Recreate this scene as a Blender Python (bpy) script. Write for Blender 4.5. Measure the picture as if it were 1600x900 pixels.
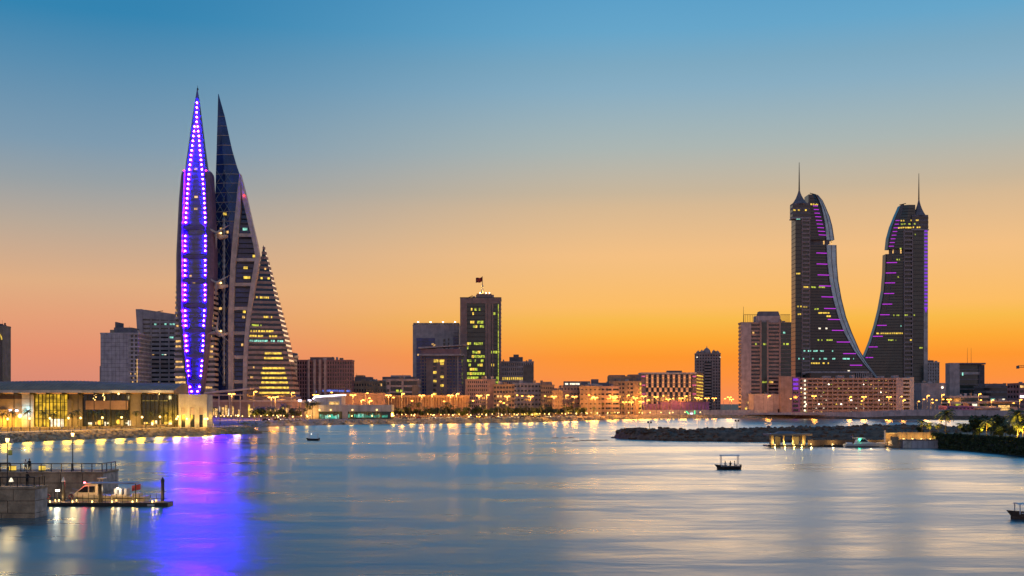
import bpy, bmesh, math, random
from mathutils import Vector, Matrix, noise
R = math.radians
random.seed(11)
sc = bpy.context.scene
COL = sc.collection
for o in list(bpy.data.objects):
    bpy.data.objects.remove(o, do_unlink=True)

# ------------------------------------------------------------------ camera
# focal length in pixels of a 1600-wide frame, horizon row, camera height above the water
F, HY, CH = 1840.0, 631.0, 13.1
cam = bpy.data.cameras.new('camera')
cam.sensor_width = 36.0
cam.lens = 36.0 * F / 1600.0
cam.shift_y = (HY - 450.0) / 1600.0
cam.clip_start, cam.clip_end = 0.5, 60000.0
camo = bpy.data.objects.new('camera', cam)
camo.location = (0, 0, CH)
camo.rotation_euler = (R(90), 0, 0)
COL.objects.link(camo)
sc.camera = camo

# ------------------------------------------------------------------ dusk sky
SUN_AZ = R(15.0)            # to the right of straight ahead, already under the skyline
world = bpy.data.worlds.new('World')
sc.world = world
world.use_nodes = True
nt = world.node_tree
N, L = nt.nodes, nt.links
bg = N['Background']


def lin(c):
    return tuple(((v / 255.0) / 12.92 if v / 255.0 < 0.04045 else ((v / 255.0 + 0.055) / 1.055) ** 2.4) for v in c) + (1.0,)


def math_node(tree, op, a, b=None):
    n = tree.nodes.new('ShaderNodeMath')
    n.operation = op
    for i, v in enumerate((a, b)):
        if v is None:
            continue
        if hasattr(v, 'is_linked'):
            tree.links.new(v, n.inputs[i])
        else:
            n.inputs[i].default_value = v
    return n.outputs[0]


def ramp_node(tree, fac, stops, interp='LINEAR'):
    n = tree.nodes.new('ShaderNodeValToRGB')
    n.color_ramp.interpolation = interp
    e = n.color_ramp.elements
    while len(e) < len(stops):
        e.new(0.5)
    for i, (p, c) in enumerate(stops):
        e[i].position = p
        e[i].color = c
    tree.links.new(fac, n.inputs[0])
    return n.outputs[0]


tc = N.new('ShaderNodeTexCoord')
sep = N.new('ShaderNodeSeparateXYZ')
L.new(tc.outputs['Generated'], sep.inputs[0])
zz = math_node(nt, 'MAXIMUM', sep.outputs[2], 0.0)
hor = math_node(nt, 'SQRT', math_node(nt, 'ADD', math_node(nt, 'MULTIPLY', sep.outputs[0], sep.outputs[0]),
                                      math_node(nt, 'ADD', math_node(nt, 'MULTIPLY', sep.outputs[1], sep.outputs[1]), 1e-6)))
dot = math_node(nt, 'DIVIDE', math_node(nt, 'ADD', math_node(nt, 'MULTIPLY', sep.outputs[0], math.sin(SUN_AZ)),
                                        math_node(nt, 'MULTIPLY', sep.outputs[1], math.cos(SUN_AZ))), hor)
WEST = [(0.0, (246, 140, 90)), (0.022, (253, 146, 62)), (0.039, (254, 150, 48)), (0.055, (252, 170, 55)), (0.0705, (248, 186, 75)), (0.0813, (252, 188, 98)),
        (0.115, (244, 190, 124)), (0.1238, (244, 191, 129)), (0.1637, (215, 184, 146)), (0.176, (200, 181, 154)), (0.211, (171, 181, 178)), (0.2266, (160, 179, 184)),
        (0.257, (136, 173, 194)), (0.2757, (124, 168, 193)), (0.3007, (102, 165, 201)), (0.33, (88, 158, 200)), (0.45, (70, 144, 196)), (0.7, (58, 130, 188)), (1.0, (50, 116, 176))]
SIDE = [(0.0, (205, 130, 118)), (0.02, (220, 140, 116)), (0.0413, (229, 145, 112)), (0.07, (228, 160, 120)), (0.0969, (223, 173, 131)), (0.1418, (185, 168, 151)),
        (0.175, (152, 160, 164)), (0.2051, (125, 154, 175)), (0.2614, (88, 141, 176)), (0.30, (50, 131, 176)), (0.33, (44, 126, 174)), (0.45, (44, 122, 174)), (0.7, (46, 118, 176)), (1.0, (48, 114, 174))]
EAST = [(0.0, (180, 160, 164)), (0.06, (200, 170, 170)), (0.14, (210, 178, 176)), (0.25, (174, 172, 190)), (0.4, (122, 150, 188)), (0.7, (66, 124, 178)), (1.0, (48, 114, 174))]
cw = ramp_node(nt, zz, [(p, lin(c)) for p, c in WEST])
cs = ramp_node(nt, zz, [(p, lin(c)) for p, c in SIDE])
ce = ramp_node(nt, zz, [(p, lin(c)) for p, c in EAST])


def mix_rgb(tree, fac, a, b, mode='MIX'):
    n = tree.nodes.new('ShaderNodeMix')
    n.data_type = 'RGBA'
    n.blend_type = mode
    for s, v in ((0, fac), (6, a), (7, b)):
        if hasattr(v, 'is_linked'):
            tree.links.new(v, n.inputs[s])
        else:
            n.inputs[s].default_value = v
    return n.outputs[2]


def map_range(tree, v, a, b, c=0.0, d=1.0, smooth=True):
    n = tree.nodes.new('ShaderNodeMapRange')
    n.interpolation_type = 'SMOOTHSTEP' if smooth else 'LINEAR'
    tree.links.new(v, n.inputs[0])
    for i, x in enumerate((a, b, c, d)):
        n.inputs[i + 1].default_value = x
    return n.outputs[0]


ang = math_node(nt, 'ARCCOSINE', math_node(nt, 'MINIMUM', dot, 0.99999))
m1 = mix_rgb(nt, map_range(nt, ang, R(8.0), R(35.0)), cw, cs)
m2 = mix_rgb(nt, map_range(nt, ang, R(50.0), R(130.0)), m1, ce)
sky = N.new('ShaderNodeTexSky')
sky.sky_type = 'NISHITA'
sky.sun_disc = False
sky.sun_elevation = R(-3.0)
sky.sun_rotation = SUN_AZ
sky.dust_density = 2.0
skys = mix_rgb(nt, 1.0, sky.outputs[0], (0.03, 0.03, 0.03, 1), 'MULTIPLY')
skyc = mix_rgb(nt, 1.0, m2, skys, 'ADD')
L.new(skyc, bg.inputs[0])
bg.inputs[1].default_value = 1.0

# the last glow from below the horizon, broad and weak
sun = bpy.data.lights.new('sun', 'SUN')
sun.energy = 0.35
sun.angle = R(25)
sun.color = (1.0, 0.62, 0.36)
suno = bpy.data.objects.new('sun', sun)
suno.rotation_euler = (R(90 - 3), 0, R(180) - SUN_AZ)
COL.objects.link(suno)

vs = sc.view_settings
vs.view_transform = 'Standard'
vs.look = 'None'
vs.exposure = 0.0
vs.gamma = 1.0
vs.use_curve_mapping = False
sc.cycles.use_denoising = True
sc.cycles.max_bounces = 6
sc.cycles.diffuse_bounces = 2
sc.cycles.glossy_bounces = 3
sc.cycles.transmission_bounces = 4
sc.cycles.sample_clamp_indirect = 6.0
sc.cycles.caustics_reflective = False
sc.cycles.caustics_refractive = False

# ------------------------------------------------------------------ helpers
G = 3.2                      # level of the reclaimed land above the water


def X(px, d):
    return (px - 800.0) / F * d


def Z(py, d):
    return CH - (py - HY) / F * d


def D(py, z=0.0):
    return (CH - z) * F / (py - HY)


def interp(tab, t):
    """tab: rows (t, a, b, ...) sorted by t"""
    if t <= tab[0][0]:
        return tab[0][1:]
    for r0, r1 in zip(tab, tab[1:]):
        if t <= r1[0]:
            k = (t - r0[0]) / (r1[0] - r0[0])
            return tuple(a + (b - a) * k for a, b in zip(r0[1:], r1[1:]))
    return tab[-1][1:]


class MB:
    def __init__(s):
        s.v, s.f = [], []

    def box(s, x0, x1, y0, y1, z0, z1, m=None):
        b = len(s.v)
        P = [(x0, y0, z0), (x1, y0, z0), (x1, y1, z0), (x0, y1, z0), (x0, y0, z1), (x1, y0, z1), (x1, y1, z1), (x0, y1, z1)]
        s.v += [tuple(m @ Vector(p)) if m else p for p in P]
        s.f += [tuple(b + i for i in q) for q in ((0, 3, 2, 1), (4, 5, 6, 7), (0, 1, 5, 4), (1, 2, 6, 5), (2, 3, 7, 6), (3, 0, 4, 7))]
        return s

    def loft(s, rings, cap=True, close=True):
        b, n = len(s.v), len(rings[0])
        for r in rings:
            s.v += [tuple(p) for p in r]
        for i in range(len(rings) - 1):
            for j in range(n if close else n - 1):
                k = (j + 1) % n
                s.f.append((b + i * n + j, b + i * n + k, b + (i + 1) * n + k, b + (i + 1) * n + j))
        if cap:
            s.f.append(tuple(b + j for j in reversed(range(n))))
            s.f.append(tuple(b + (len(rings) - 1) * n + j for j in range(n)))
        return s

    def tube(s, pts, rad, n=8, cap=True):
        pts = [Vector(p) for p in pts]
        if not hasattr(rad, '__len__'):
            rad = [rad] * len(pts)
        rings = []
        for i, p in enumerate(pts):
            t = (pts[min(i + 1, len(pts) - 1)] - pts[max(i - 1, 0)]).normalized()
            u = t.cross(Vector((0, 0, 1)))
            if u.length < 1e-3:
                u = Vector((1, 0, 0))
            u.normalize()
            w = t.cross(u)
            rings.append([p + (u * math.cos(2 * math.pi * j / n) + w * math.sin(2 * math.pi * j / n)) * rad[i] for j in range(n)])
        return s.loft(rings, cap)

    def lathe(s, prof, n=10, c=(0, 0, 0)):
        rings = [[(c[0] + r * math.cos(2 * math.pi * j / n), c[1] + r * math.sin(2 * math.pi * j / n), c[2] + z) for j in range(n)] for r, z in prof]
        return s.loft(rings, True)

    def ball(s, c, r, n=8, m=6, sq=(1, 1, 1)):
        rings = []
        for i in range(m + 1):
            a = math.pi * i / m
            rr = max(math.sin(a), 0.02)
            rings.append([(c[0] + r * sq[0] * rr * math.cos(2 * math.pi * j / n), c[1] + r * sq[1] * rr * math.sin(2 * math.pi * j / n),
                           c[2] - r * sq[2] * math.cos(a)) for j in range(n)])
        return s.loft(rings, True)

    def prism(s, poly, z0, z1):
        """poly: plan outline"""
        return s.loft([[(x, y, z0) for x, y in poly], [(x, y, z1) for x, y in poly]])

    def slab(s, poly, y0, y1):
        """poly: elevation outline (x, z), extruded in y"""
        return s.loft([[(x, y0, z) for x, z in poly], [(x, y1, z) for x, z in poly]])

    def quad(s, a, b, c, d):
        k = len(s.v)
        s.v += [tuple(a), tuple(b), tuple(c), tuple(d)]
        s.f.append((k, k + 1, k + 2, k + 3))
        return s

    def mesh(s, name, mat, smooth=False):
        me = bpy.data.meshes.new(name)
        me.from_pydata(s.v, [], s.f)
        bm = bmesh.new()
        bm.from_mesh(me)
        bmesh.ops.recalc_face_normals(bm, faces=bm.faces)
        bm.to_mesh(me)
        bm.free()
        if smooth:
            me.polygons.foreach_set('use_smooth', [True] * len(me.polygons))
        if mat:
            me.materials.append(mat)
        return me

    def build(s, name, mat, parent=None, smooth=False, loc=(0, 0, 0)):
        return inst(name, s.mesh(name, mat, smooth), parent, loc)


def inst(name, me, parent=None, loc=(0, 0, 0), rot=(0, 0, 0), scale=(1, 1, 1)):
    o = bpy.data.objects.new(name, me)
    o.location, o.rotation_euler, o.scale = loc, rot, scale
    o.parent = parent
    COL.objects.link(o)
    return o


_unit = {}


def bx(name, parent, mat, x0, x1, y0, y1, z0, z1):
    """a box part that shares one unit mesh per material"""
    me = _unit.get(mat.name)
    if me is None:
        me = MB().box(-.5, .5, -.5, .5, -.5, .5).mesh('block_' + mat.name, mat)
        _unit[mat.name] = me
    return inst(name, me, parent, ((x0 + x1) / 2, (y0 + y1) / 2, (z0 + z1) / 2), (0, 0, 0), (abs(x1 - x0), abs(y1 - y0), abs(z1 - z0)))


def tag(o, label, cat, group=None, kind=None):
    if label:
        o['label'] = label
    if cat:
        o['category'] = cat
    if group:
        o['group'] = group
    if kind:
        o['kind'] = kind
    return o


def thing(name, label, cat, loc=(0, 0, 0), rz=0.0, group=None):
    o = bpy.data.objects.new(name, None)
    o.empty_display_size = 0.5
    o.location = loc
    o.rotation_euler = (0, 0, rz)
    COL.objects.link(o)
    return tag(o, label, cat, group)


def copy_tree(o, parent=None):
    c = o.copy()
    COL.objects.link(c)
    c.parent = parent
    for ch in list(o.children):
        copy_tree(ch, c)
    return c


_ones = 'first second third fourth fifth sixth seventh eighth ninth tenth eleventh twelfth thirteenth fourteenth fifteenth sixteenth seventeenth eighteenth nineteenth'.split()
_tens = {2: 'twent', 3: 'thirt', 4: 'fort', 5: 'fift', 6: 'sixt', 7: 'sevent', 8: 'eight', 9: 'ninet'}


def ordinal(n):
    if n < 20:
        return _ones[n - 1]
    t, u = divmod(n, 10)
    return _tens[t] + 'ieth' if u == 0 else _tens[t] + 'y-' + _ones[u - 1]


# ------------------------------------------------------------------ materials
def pmat(name, col, rough=0.75, metal=0.0, var=0.18, scale=0.25, bump=0.0, bscale=2.0, ior=1.45, streak=0.0, fine=0.08, stretch=(1, 1, 1)):
    m = bpy.data.materials.new(name)
    m.use_nodes = True
    t = m.node_tree
    p = t.nodes['Principled BSDF']
    p.inputs['Roughness'].default_value = rough
    p.inputs['Metallic'].default_value = metal
    p.inputs['IOR'].default_value = ior
    geo = t.nodes.new('ShaderNodeNewGeometry')
    mp = t.nodes.new('ShaderNodeMapping')
    mp.inputs['Scale'].default_value = stretch
    t.links.new(geo.outputs['Position'], mp.inputs[0])

    def nz(sc_, det=4.0, vec=None):
        n = t.nodes.new('ShaderNodeTexNoise')
        n.inputs['Scale'].default_value = sc_
        n.inputs['Detail'].default_value = det
        t.links.new(vec or mp.outputs[0], n.inputs['Vector'])
        return n.outputs[0]
    f = map_range(t, nz(scale), 0.3, 0.7, 1 - var, 1 + var)
    if fine:
        f = math_node(t, 'MULTIPLY', f, map_range(t, nz(scale * 9), 0.3, 0.7, 1 - fine, 1 + fine))
    if streak:
        mp2 = t.nodes.new('ShaderNodeMapping')
        mp2.inputs['Scale'].default_value = (1.0, 1.0, 0.06)
        t.links.new(geo.outputs['Position'], mp2.inputs[0])
        f = math_node(t, 'MULTIPLY', f, map_range(t, nz(0.7, 5.0, mp2.outputs[0]), 0.45, 0.75, 1.0, 1 - streak))
    c = mix_rgb(t, 1.0, (col[0], col[1], col[2], 1), f, 'MULTIPLY')
    t.links.new(c, p.inputs['Base Color'])
    if bump:
        b = t.nodes.new('ShaderNodeBump')
        b.inputs['Strength'].default_value = bump
        b.inputs['Distance'].default_value = 0.3
        t.links.new(nz(bscale, 6.0), b.inputs['Height'])
        t.links.new(b.outputs[0], p.inputs['Normal'])
    return m


def emat(name, col, strength, var=0.0, scale=0.5, base=(0.05, 0.05, 0.05)):
    """something that gives off light: lamps, lit windows, LED strips"""
    m = bpy.data.materials.new(name)
    m.use_nodes = True
    t = m.node_tree
    p = t.nodes['Principled BSDF']
    p.inputs['Base Color'].default_value = base + (1,)
    p.inputs['Roughness'].default_value = 0.4
    p.inputs['Emission Color'].default_value = col + (1,)
    if var:
        geo = t.nodes.new('ShaderNodeNewGeometry')
        n = t.nodes.new('ShaderNodeTexNoise')
        n.inputs['Scale'].default_value = scale
        n.inputs['Detail'].default_value = 3
        t.links.new(geo.outputs['Position'], n.inputs['Vector'])
        t.links.new(map_range(t, n.outputs[0], 0.32, 0.68, strength * (1 - var), strength * (1 + var)), p.inputs['Emission Strength'])
    else:
        p.inputs['Emission Strength'].default_value = strength
    return m


M = {}
M['mauve'] = pmat('mauve_concrete', (0.46, 0.36, 0.34), streak=0.2)
M['grey'] = pmat('grey_concrete', (0.46, 0.4, 0.38), streak=0.25)
M['dark_grey'] = pmat('dark_grey_cladding', (0.17, 0.145, 0.15))
M['tan'] = pmat('tan_render', (0.3, 0.215, 0.145), streak=0.2)
M['pink'] = pmat('pale_pink_render', (0.37, 0.25, 0.21), streak=0.15)
M['white'] = pmat('white_cladding', (0.52, 0.46, 0.41), streak=0.15)
M['brown'] = pmat('brown_granite', (0.27, 0.17, 0.145), rough=0.5)
M['plum'] = pmat('plum_cladding', (0.25, 0.14, 0.155), rough=0.45)
M['purple_wall'] = pmat('purple_lit_render', (0.26, 0.12, 0.3))  # purple glow over these walls is put into their colour
M['stone'] = pmat('pier_stone', (0.4, 0.27, 0.155), rough=0.85, bump=0.5, bscale=3.0, streak=0.35, var=0.3, scale=0.6)
M['stone_lit_side'] = pmat('pier_stone_lit_side', (0.5, 0.42, 0.34), rough=0.85, bump=0.4, bscale=2.0, streak=0.35, var=0.35, scale=0.8)  # lighter copy of the stone for faces that catch more light
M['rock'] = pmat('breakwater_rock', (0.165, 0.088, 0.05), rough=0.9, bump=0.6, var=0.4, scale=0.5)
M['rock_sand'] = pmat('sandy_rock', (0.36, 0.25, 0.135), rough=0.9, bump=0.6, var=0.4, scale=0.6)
M['ground'] = pmat('sandy_ground', (0.22, 0.165, 0.1), rough=0.9, bump=0.2, var=0.35, scale=0.05)
M['asphalt'] = pmat('asphalt', (0.06, 0.058, 0.056), rough=0.85)
M['paving'] = pmat('promenade_paving', (0.30, 0.25, 0.18), rough=0.8, var=0.2, scale=0.4)
M['glass'] = pmat('dark_glass', (0.018, 0.022, 0.028), rough=0.12, ior=1.6, var=0.35, scale=0.12, fine=0.25)
M['glass_green'] = pmat('green_grey_glass', (0.022, 0.04, 0.038), rough=0.14, ior=1.6, var=0.3, scale=0.15, fine=0.25)
M['glass_blue'] = pmat('deep_blue_glass', (0.018, 0.042, 0.16), rough=0.12, ior=1.55, var=0.35, scale=0.1, fine=0.3)
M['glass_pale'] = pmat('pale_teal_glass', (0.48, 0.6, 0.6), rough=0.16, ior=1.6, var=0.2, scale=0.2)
M['metal_dark'] = pmat('black_metal', (0.016, 0.015, 0.015), rough=0.5, var=0.1)
M['metal'] = pmat('grey_metal', (0.30, 0.30, 0.31), rough=0.4, metal=0.6)
M['shell'] = pmat('pale_concrete_shell', (0.55, 0.43, 0.36), rough=0.6, streak=0.12)
M['roof'] = pmat('roof_sheet', (0.4, 0.235, 0.125), rough=0.85, var=0.15, stretch=(1, 1, 1))
M['leaf'] = pmat('leaf_green', (0.04, 0.058, 0.018), rough=0.6, var=0.45, scale=0.8)
M['leaf_dark'] = pmat('dark_leaf', (0.034, 0.052, 0.014), rough=0.6, var=0.45, scale=0.8)
M['palm'] = pmat('palm_frond', (0.085, 0.1, 0.03), rough=0.55, var=0.35, scale=1.2)
M['bark'] = pmat('bark', (0.14, 0.10, 0.06), rough=0.9, var=0.3, scale=3, bump=0.4, bscale=9)
M['boat_white'] = pmat('boat_gelcoat', (0.66, 0.63, 0.58), rough=0.3, var=0.08)
M['boat_warm_lit'] = pmat('warm_lit_gelcoat', (0.50, 0.40, 0.27), rough=0.35, var=0.1)  # golden lamplight on the boat is put into the gelcoat colour
M['boat_dark'] = pmat('dark_hull_paint', (0.03, 0.025, 0.022), rough=0.4)
M['canvas'] = pmat('pale_canvas', (0.66, 0.63, 0.6), rough=0.8)
M['red'] = pmat('red_paint', (0.35, 0.025, 0.03), rough=0.5)
M['flag'] = pmat('dark_red_flag_cloth', (0.16, 0.018, 0.022), rough=0.8)
M['wood'] = pmat('weathered_wood', (0.11, 0.075, 0.05), rough=0.8, streak=0.3)
M['rubber'] = pmat('tyre_rubber', (0.012, 0.012, 0.012), rough=0.8)
M['car_white'] = pmat('white_car_paint', (0.60, 0.58, 0.55), rough=0.25, var=0.05)
M['car_grey'] = pmat('grey_car_paint', (0.14, 0.14, 0.15), rough=0.25, var=0.05)
M['car_red'] = pmat('dark_red_car_paint', (0.16, 0.02, 0.02), rough=0.25, var=0.05)
M['skin'] = pmat('skin', (0.30, 0.18, 0.12), rough=0.6, var=0.05)
M['cloth_black'] = pmat('black_clothing', (0.014, 0.013, 0.015), rough=0.9)
M['cloth_pale'] = pmat('pale_clothing', (0.55, 0.50, 0.42), rough=0.9)
M['hair'] = pmat('black_hair', (0.01, 0.008, 0.007), rough=0.6)

M['dome_brown'] = pmat('brown_pink_render', (0.4, 0.27, 0.235), streak=0.15)
M['violet_glass'] = pmat('violet_tinted_glass', (0.03, 0.018, 0.12), rough=0.25, ior=1.9, var=0.35, scale=0.1, fine=0.3)
M['wing_band'] = pmat('dusky_mauve_band', (0.29, 0.215, 0.2), rough=0.7, streak=0.1)
M['leg_dark'] = pmat('dusky_leg_cladding', (0.15, 0.1, 0.18), rough=0.55)
M['line_dark'] = pmat('dark_spandrel', (0.03, 0.035, 0.035), rough=0.4)
M['led'] = emat('violet_led', (0.046, 0.003, 1.0), 3100.0)
M['magenta'] = emat('magenta_led', (0.62, 0.03, 0.85), 0.95)
M['violet_line'] = emat('violet_led_line', (0.28, 0.03, 0.9), 0.75)
M['sodium'] = emat('sodium_lamp', (1.0, 0.40, 0.055), 6.0)
M['lampwhite'] = emat('white_lamp', (1.0, 0.82, 0.55), 9.0)
M['warm_lamp'] = emat('warm_lantern', (1.0, 0.60, 0.18), 5.5)
M['win_yellow'] = emat('yellow_lit_window', (0.95, 0.62, 0.07), 1.1, 0.5, 0.5)
M['win_green'] = emat('green_yellow_lit_window', (0.62, 0.72, 0.06), 0.75, 0.7, 0.6)
M['win_warm'] = emat('warm_lit_window', (1.0, 0.55, 0.16), 0.9, 0.6, 0.6)
M['win_cyan'] = emat('cyan_lit_window', (0.35, 0.95, 0.75), 0.8, 0.6, 0.6)
M['win_white'] = emat('white_lit_window', (1.0, 0.86, 0.62), 1.3, 0.4, 0.6)
M['win_teal'] = emat('teal_lit_glass', (0.05, 0.55, 0.38), 0.7, 0.7, 0.35)
M['win_blue'] = emat('blue_lit_window', (0.12, 0.22, 0.9), 0.6, 0.5, 0.4)
M['lobby'] = emat('yellow_lit_lobby_glass', (1.0, 0.58, 0.03), 0.62, 0.75, 0.35)
M['red_lamp'] = emat('red_beacon', (1.0, 0.03, 0.04), 7.0)
M['red_glow'] = emat('red_nav_lamp', (1.0, 0.04, 0.06), 60.0)
M['green_glow'] = emat('green_nav_lamp', (0.03, 1.0, 0.45), 25.0)
M['neon_green'] = emat('green_neon', (0.05, 1.0, 0.35), 2.0)
M['sign_white'] = emat('lit_sign_face', (0.85, 0.8, 1.0), 3.0)
M['hotel_panel'] = emat('facade_panel_with_glow', (1.0, 0.34, 0.12), 0.42, 0.45, 0.25, (0.30, 0.20, 0.16))  # light on the facade squares put in as a glow of the panel
M['hotel_pink'] = emat('pink_facade_light', (1.0, 0.12, 0.35), 1.0)
M['hotel_warm'] = emat('warm_facade_light', (1.0, 0.40, 0.10), 1.4)


def spot(name, parent, loc, target, power, col, cone=60):
    l = bpy.data.lights.new(name, 'SPOT')
    l.energy = power
    l.color = col
    l.spot_size = R(cone)
    l.spot_blend = 0.6
    l.shadow_soft_size = 0.2
    o = bpy.data.objects.new(name, l)
    o.location = loc
    o.rotation_euler = (Vector(target) - Vector(loc)).to_track_quat('-Z', 'Y').to_euler()
    o.parent = parent
    COL.objects.link(o)
    return o


def light(name, parent, loc, power, col=(1.0, 0.47, 0.13), rad=0.4):
    l = bpy.data.lights.new(name, 'POINT')
    l.energy = power
    l.color = col
    l.shadow_soft_size = rad
    o = bpy.data.objects.new(name, l)
    o.location = loc
    o.parent = parent
    COL.objects.link(o)
    return o
# ------------------------------------------------------------------ water
def water_material():
    """deep water below a wind-ruffled surface: the gloss follows the Fresnel law, slicks are smoother"""
    m = bpy.data.materials.new('sea_water')
    m.use_nodes = True
    t = m.node_tree
    p = t.nodes['Principled BSDF']
    out = t.nodes['Material Output']
    p.inputs['Base Color'].default_value = (0.022, 0.105, 0.135, 1)
    p.inputs['Roughness'].default_value = 1.0
    p.inputs['Specular IOR Level'].default_value = 0.0
    geo = t.nodes.new('ShaderNodeNewGeometry')

    def nz(scale, sx, sy, det=3.0, dist=0.0, off=0.0):
        mp = t.nodes.new('ShaderNodeMapping')
        mp.inputs['Scale'].default_value = (sx, sy, 1)
        mp.inputs['Location'].default_value = (off, off * 0.7, 0)
        t.links.new(geo.outputs['Position'], mp.inputs[0])
        n = t.nodes.new('ShaderNodeTexNoise')
        n.inputs['Scale'].default_value = scale
        n.inputs['Detail'].default_value = det
        n.inputs['Distortion'].default_value = dist
        t.links.new(mp.outputs[0], n.inputs['Vector'])
        return n.outputs[0]
    slick = math_node(t, 'ADD', math_node(t, 'MULTIPLY', nz(0.016, 0.7, 1.5, 3.0, 0.5), 0.48),
                      math_node(t, 'ADD', math_node(t, 'MULTIPLY', nz(0.07, 0.5, 1.5, 4.0, 0.8, 31.0), 0.28), math_node(t, 'MULTIPLY', nz(0.45, 0.3, 1.2, 4.0, 0.6, 12.0), 0.24)))
    rough = map_range(t, slick, 0.40, 0.585, 0.42, 0.27)
    h = math_node(t, 'ADD', nz(0.22, 0.45, 1.0, 4.0, 0.3), math_node(t, 'MULTIPLY', nz(0.9, 0.5, 1.0, 4.0, 0.2, 7.0), 0.4))
    b = t.nodes.new('ShaderNodeBump')
    b.inputs['Strength'].default_value = 0.5
    b.inputs['Distance'].default_value = 0.3
    t.links.new(h, b.inputs['Height'])
    g = t.nodes.new('ShaderNodeBsdfAnisotropic')
    g.distribution = 'BECKMANN'
    g.inputs['Color'].default_value = (0.75, 0.80, 0.80, 1)
    # wave crests lie along x: slopes are steep towards and away from the viewer, gentle sideways
    tg = t.nodes.new('ShaderNodeCombineXYZ')
    tg.inputs[0].default_value = 1.0
    t.links.new(tg.outputs[0], g.inputs['Tangent'])
    g.inputs['Anisotropy'].default_value = 0.30
    t.links.new(rough, g.inputs['Roughness'])
    t.links.new(b.outputs[0], g.inputs['Normal'])
    fr = t.nodes.new('ShaderNodeFresnel')
    fr.inputs['IOR'].default_value = 1.36
    mx = t.nodes.new('ShaderNodeMixShader')
    t.links.new(fr.outputs[0], mx.inputs[0])
    t.links.new(p.outputs[0], mx.inputs[1])
    t.links.new(g.outputs[0], mx.inputs[2])
    t.links.new(mx.outputs[0], out.inputs[0])
    return m


M['water'] = water_material()
w = MB().quad((-30000, -2000, 0), (30000, -2000, 0), (30000, 40000, 0), (-30000, 40000, 0)).build('sea', M['water'])
tag(w, 'calm blue sea water of the bay with pale streaks', None, kind='structure')

# ------------------------------------------------------------------ reclaimed land behind the bay
SHORE_PX = [(-40, 366), (0, 383), (37, 402), (90, 418), (144, 433), (220, 456), (289, 477), (350, 497), (403, 514), (410, 522), (407, 540), (398, 580), (394, 630), (402, 664), (450, 690),
            (500, 715), (556, 742), (630, 762), (712, 778), (780, 800), (840, 831), (900, 900), (960, 975), (1000, 1020), (1080, 1058), (1160, 1064),
            (1240, 1048), (1300, 1012), (1380, 985), (1450, 970), (1519, 964), (1600, 958), (1700, 955)]
SHORE = [Vector((-420, 300, 0))] + [Vector((X(px, d), d, 0)) for px, d in SHORE_PX] + [Vector((2500, 930, 0))]


def normals(pts):
    out = []
    for i in range(len(pts)):
        t = (pts[min(i + 1, len(pts) - 1)] - pts[max(i - 1, 0)]).normalized()
        out.append(Vector((-t.y, t.x, 0)))
    return out


SN = normals(SHORE)
TOP = [p + n * (7.0 if p.y < 620 else 9.0) for p, n in zip(SHORE, SN)]


def land():
    bm = bmesh.new()
    vs_ = [bm.verts.new((p.x, p.y, G)) for p in TOP]
    vs_ += [bm.verts.new(c) for c in ((20000, 1500, G), (20000, 30000, G), (-20000, 30000, G), (-20000, 300, G))]
    bm.faces.new(vs_)
    bmesh.ops.triangulate(bm, faces=bm.faces)
    bmesh.ops.recalc_face_normals(bm, faces=bm.faces)
    me = bpy.data.meshes.new('city_ground')
    bm.to_mesh(me)
    bm.free()
    for p in me.polygons:
        if p.normal.z < 0:
            p.flip()
    me.materials.append(M['ground'])
    return tag(inst('city_ground', me), 'flat sandy ground under the waterfront city', None, kind='structure')


land()


def revet(name, i0, i1, step, mat, rows=6, rough=0.3):
    """sloping stone bank between the water line and the top of the land"""
    m = MB()
    pts = []
    for i in range(i0, i1):
        n = max(1, int((SHORE[i + 1] - SHORE[i]).length / step))
        for k in range(n):
            f = k / n
            pts.append((SHORE[i].lerp(SHORE[i + 1], f), TOP[i].lerp(TOP[i + 1], f)))
    pts.append((SHORE[i1], TOP[i1]))
    rings = []
    for a, b in pts:
        r = []
        for k in range(rows + 1):
            f = k / rows
            p = a.lerp(b, f)
            z = -0.6 + (G + 0.62) * (f ** 0.85)
            e = noise.noise((p.x * 0.45, p.y * 0.45, z)) * rough * (0.3 if k in (0, rows) else 1.0)
            r.append((p.x, p.y, z + e if k < rows else G + 0.02))
        rings.append(r)
    m.loft(rings, cap=False, close=False)
    o = m.build(name, mat, smooth=False)
    return pts, o


def rock_mesh(seed, mat, n=7, mm=5):
    rnd = random.Random(seed)
    m = MB()
    m.ball((0, 0, 0), 1.0, n, mm)
    m.v = [tuple(Vector(v) * (0.75 + 0.5 * noise.noise((v[0] * 1.3 + seed, v[1] * 1.3, v[2] * 1.3)) + rnd.uniform(-.08, .08))) for v in m.v]
    return m


def scatter_rocks(name, spots, mat, parent, smin, smax):
    """many boulders joined: too small to pick apart in the photo"""
    base = [rock_mesh(k, None, 6, 4) for k in range(5)]
    m = MB()
    for p in spots:
        s = random.uniform(smin, smax)
        mx = Matrix.Translation(p) @ Matrix.Rotation(random.uniform(0, 6.3), 4, 'Z') @ Matrix.Diagonal((s * random.uniform(.8, 1.4), s, s * random.uniform(.5, .9), 1))
        b = base[random.randrange(5)]
        k = len(m.v)
        m.v += [tuple(mx @ Vector(v)) for v in b.v]
        m.f += [tuple(k + i for i in f) for f in b.f]
    o = m.build(name, mat, parent)
    o['kind'] = 'stuff'
    return o


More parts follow.
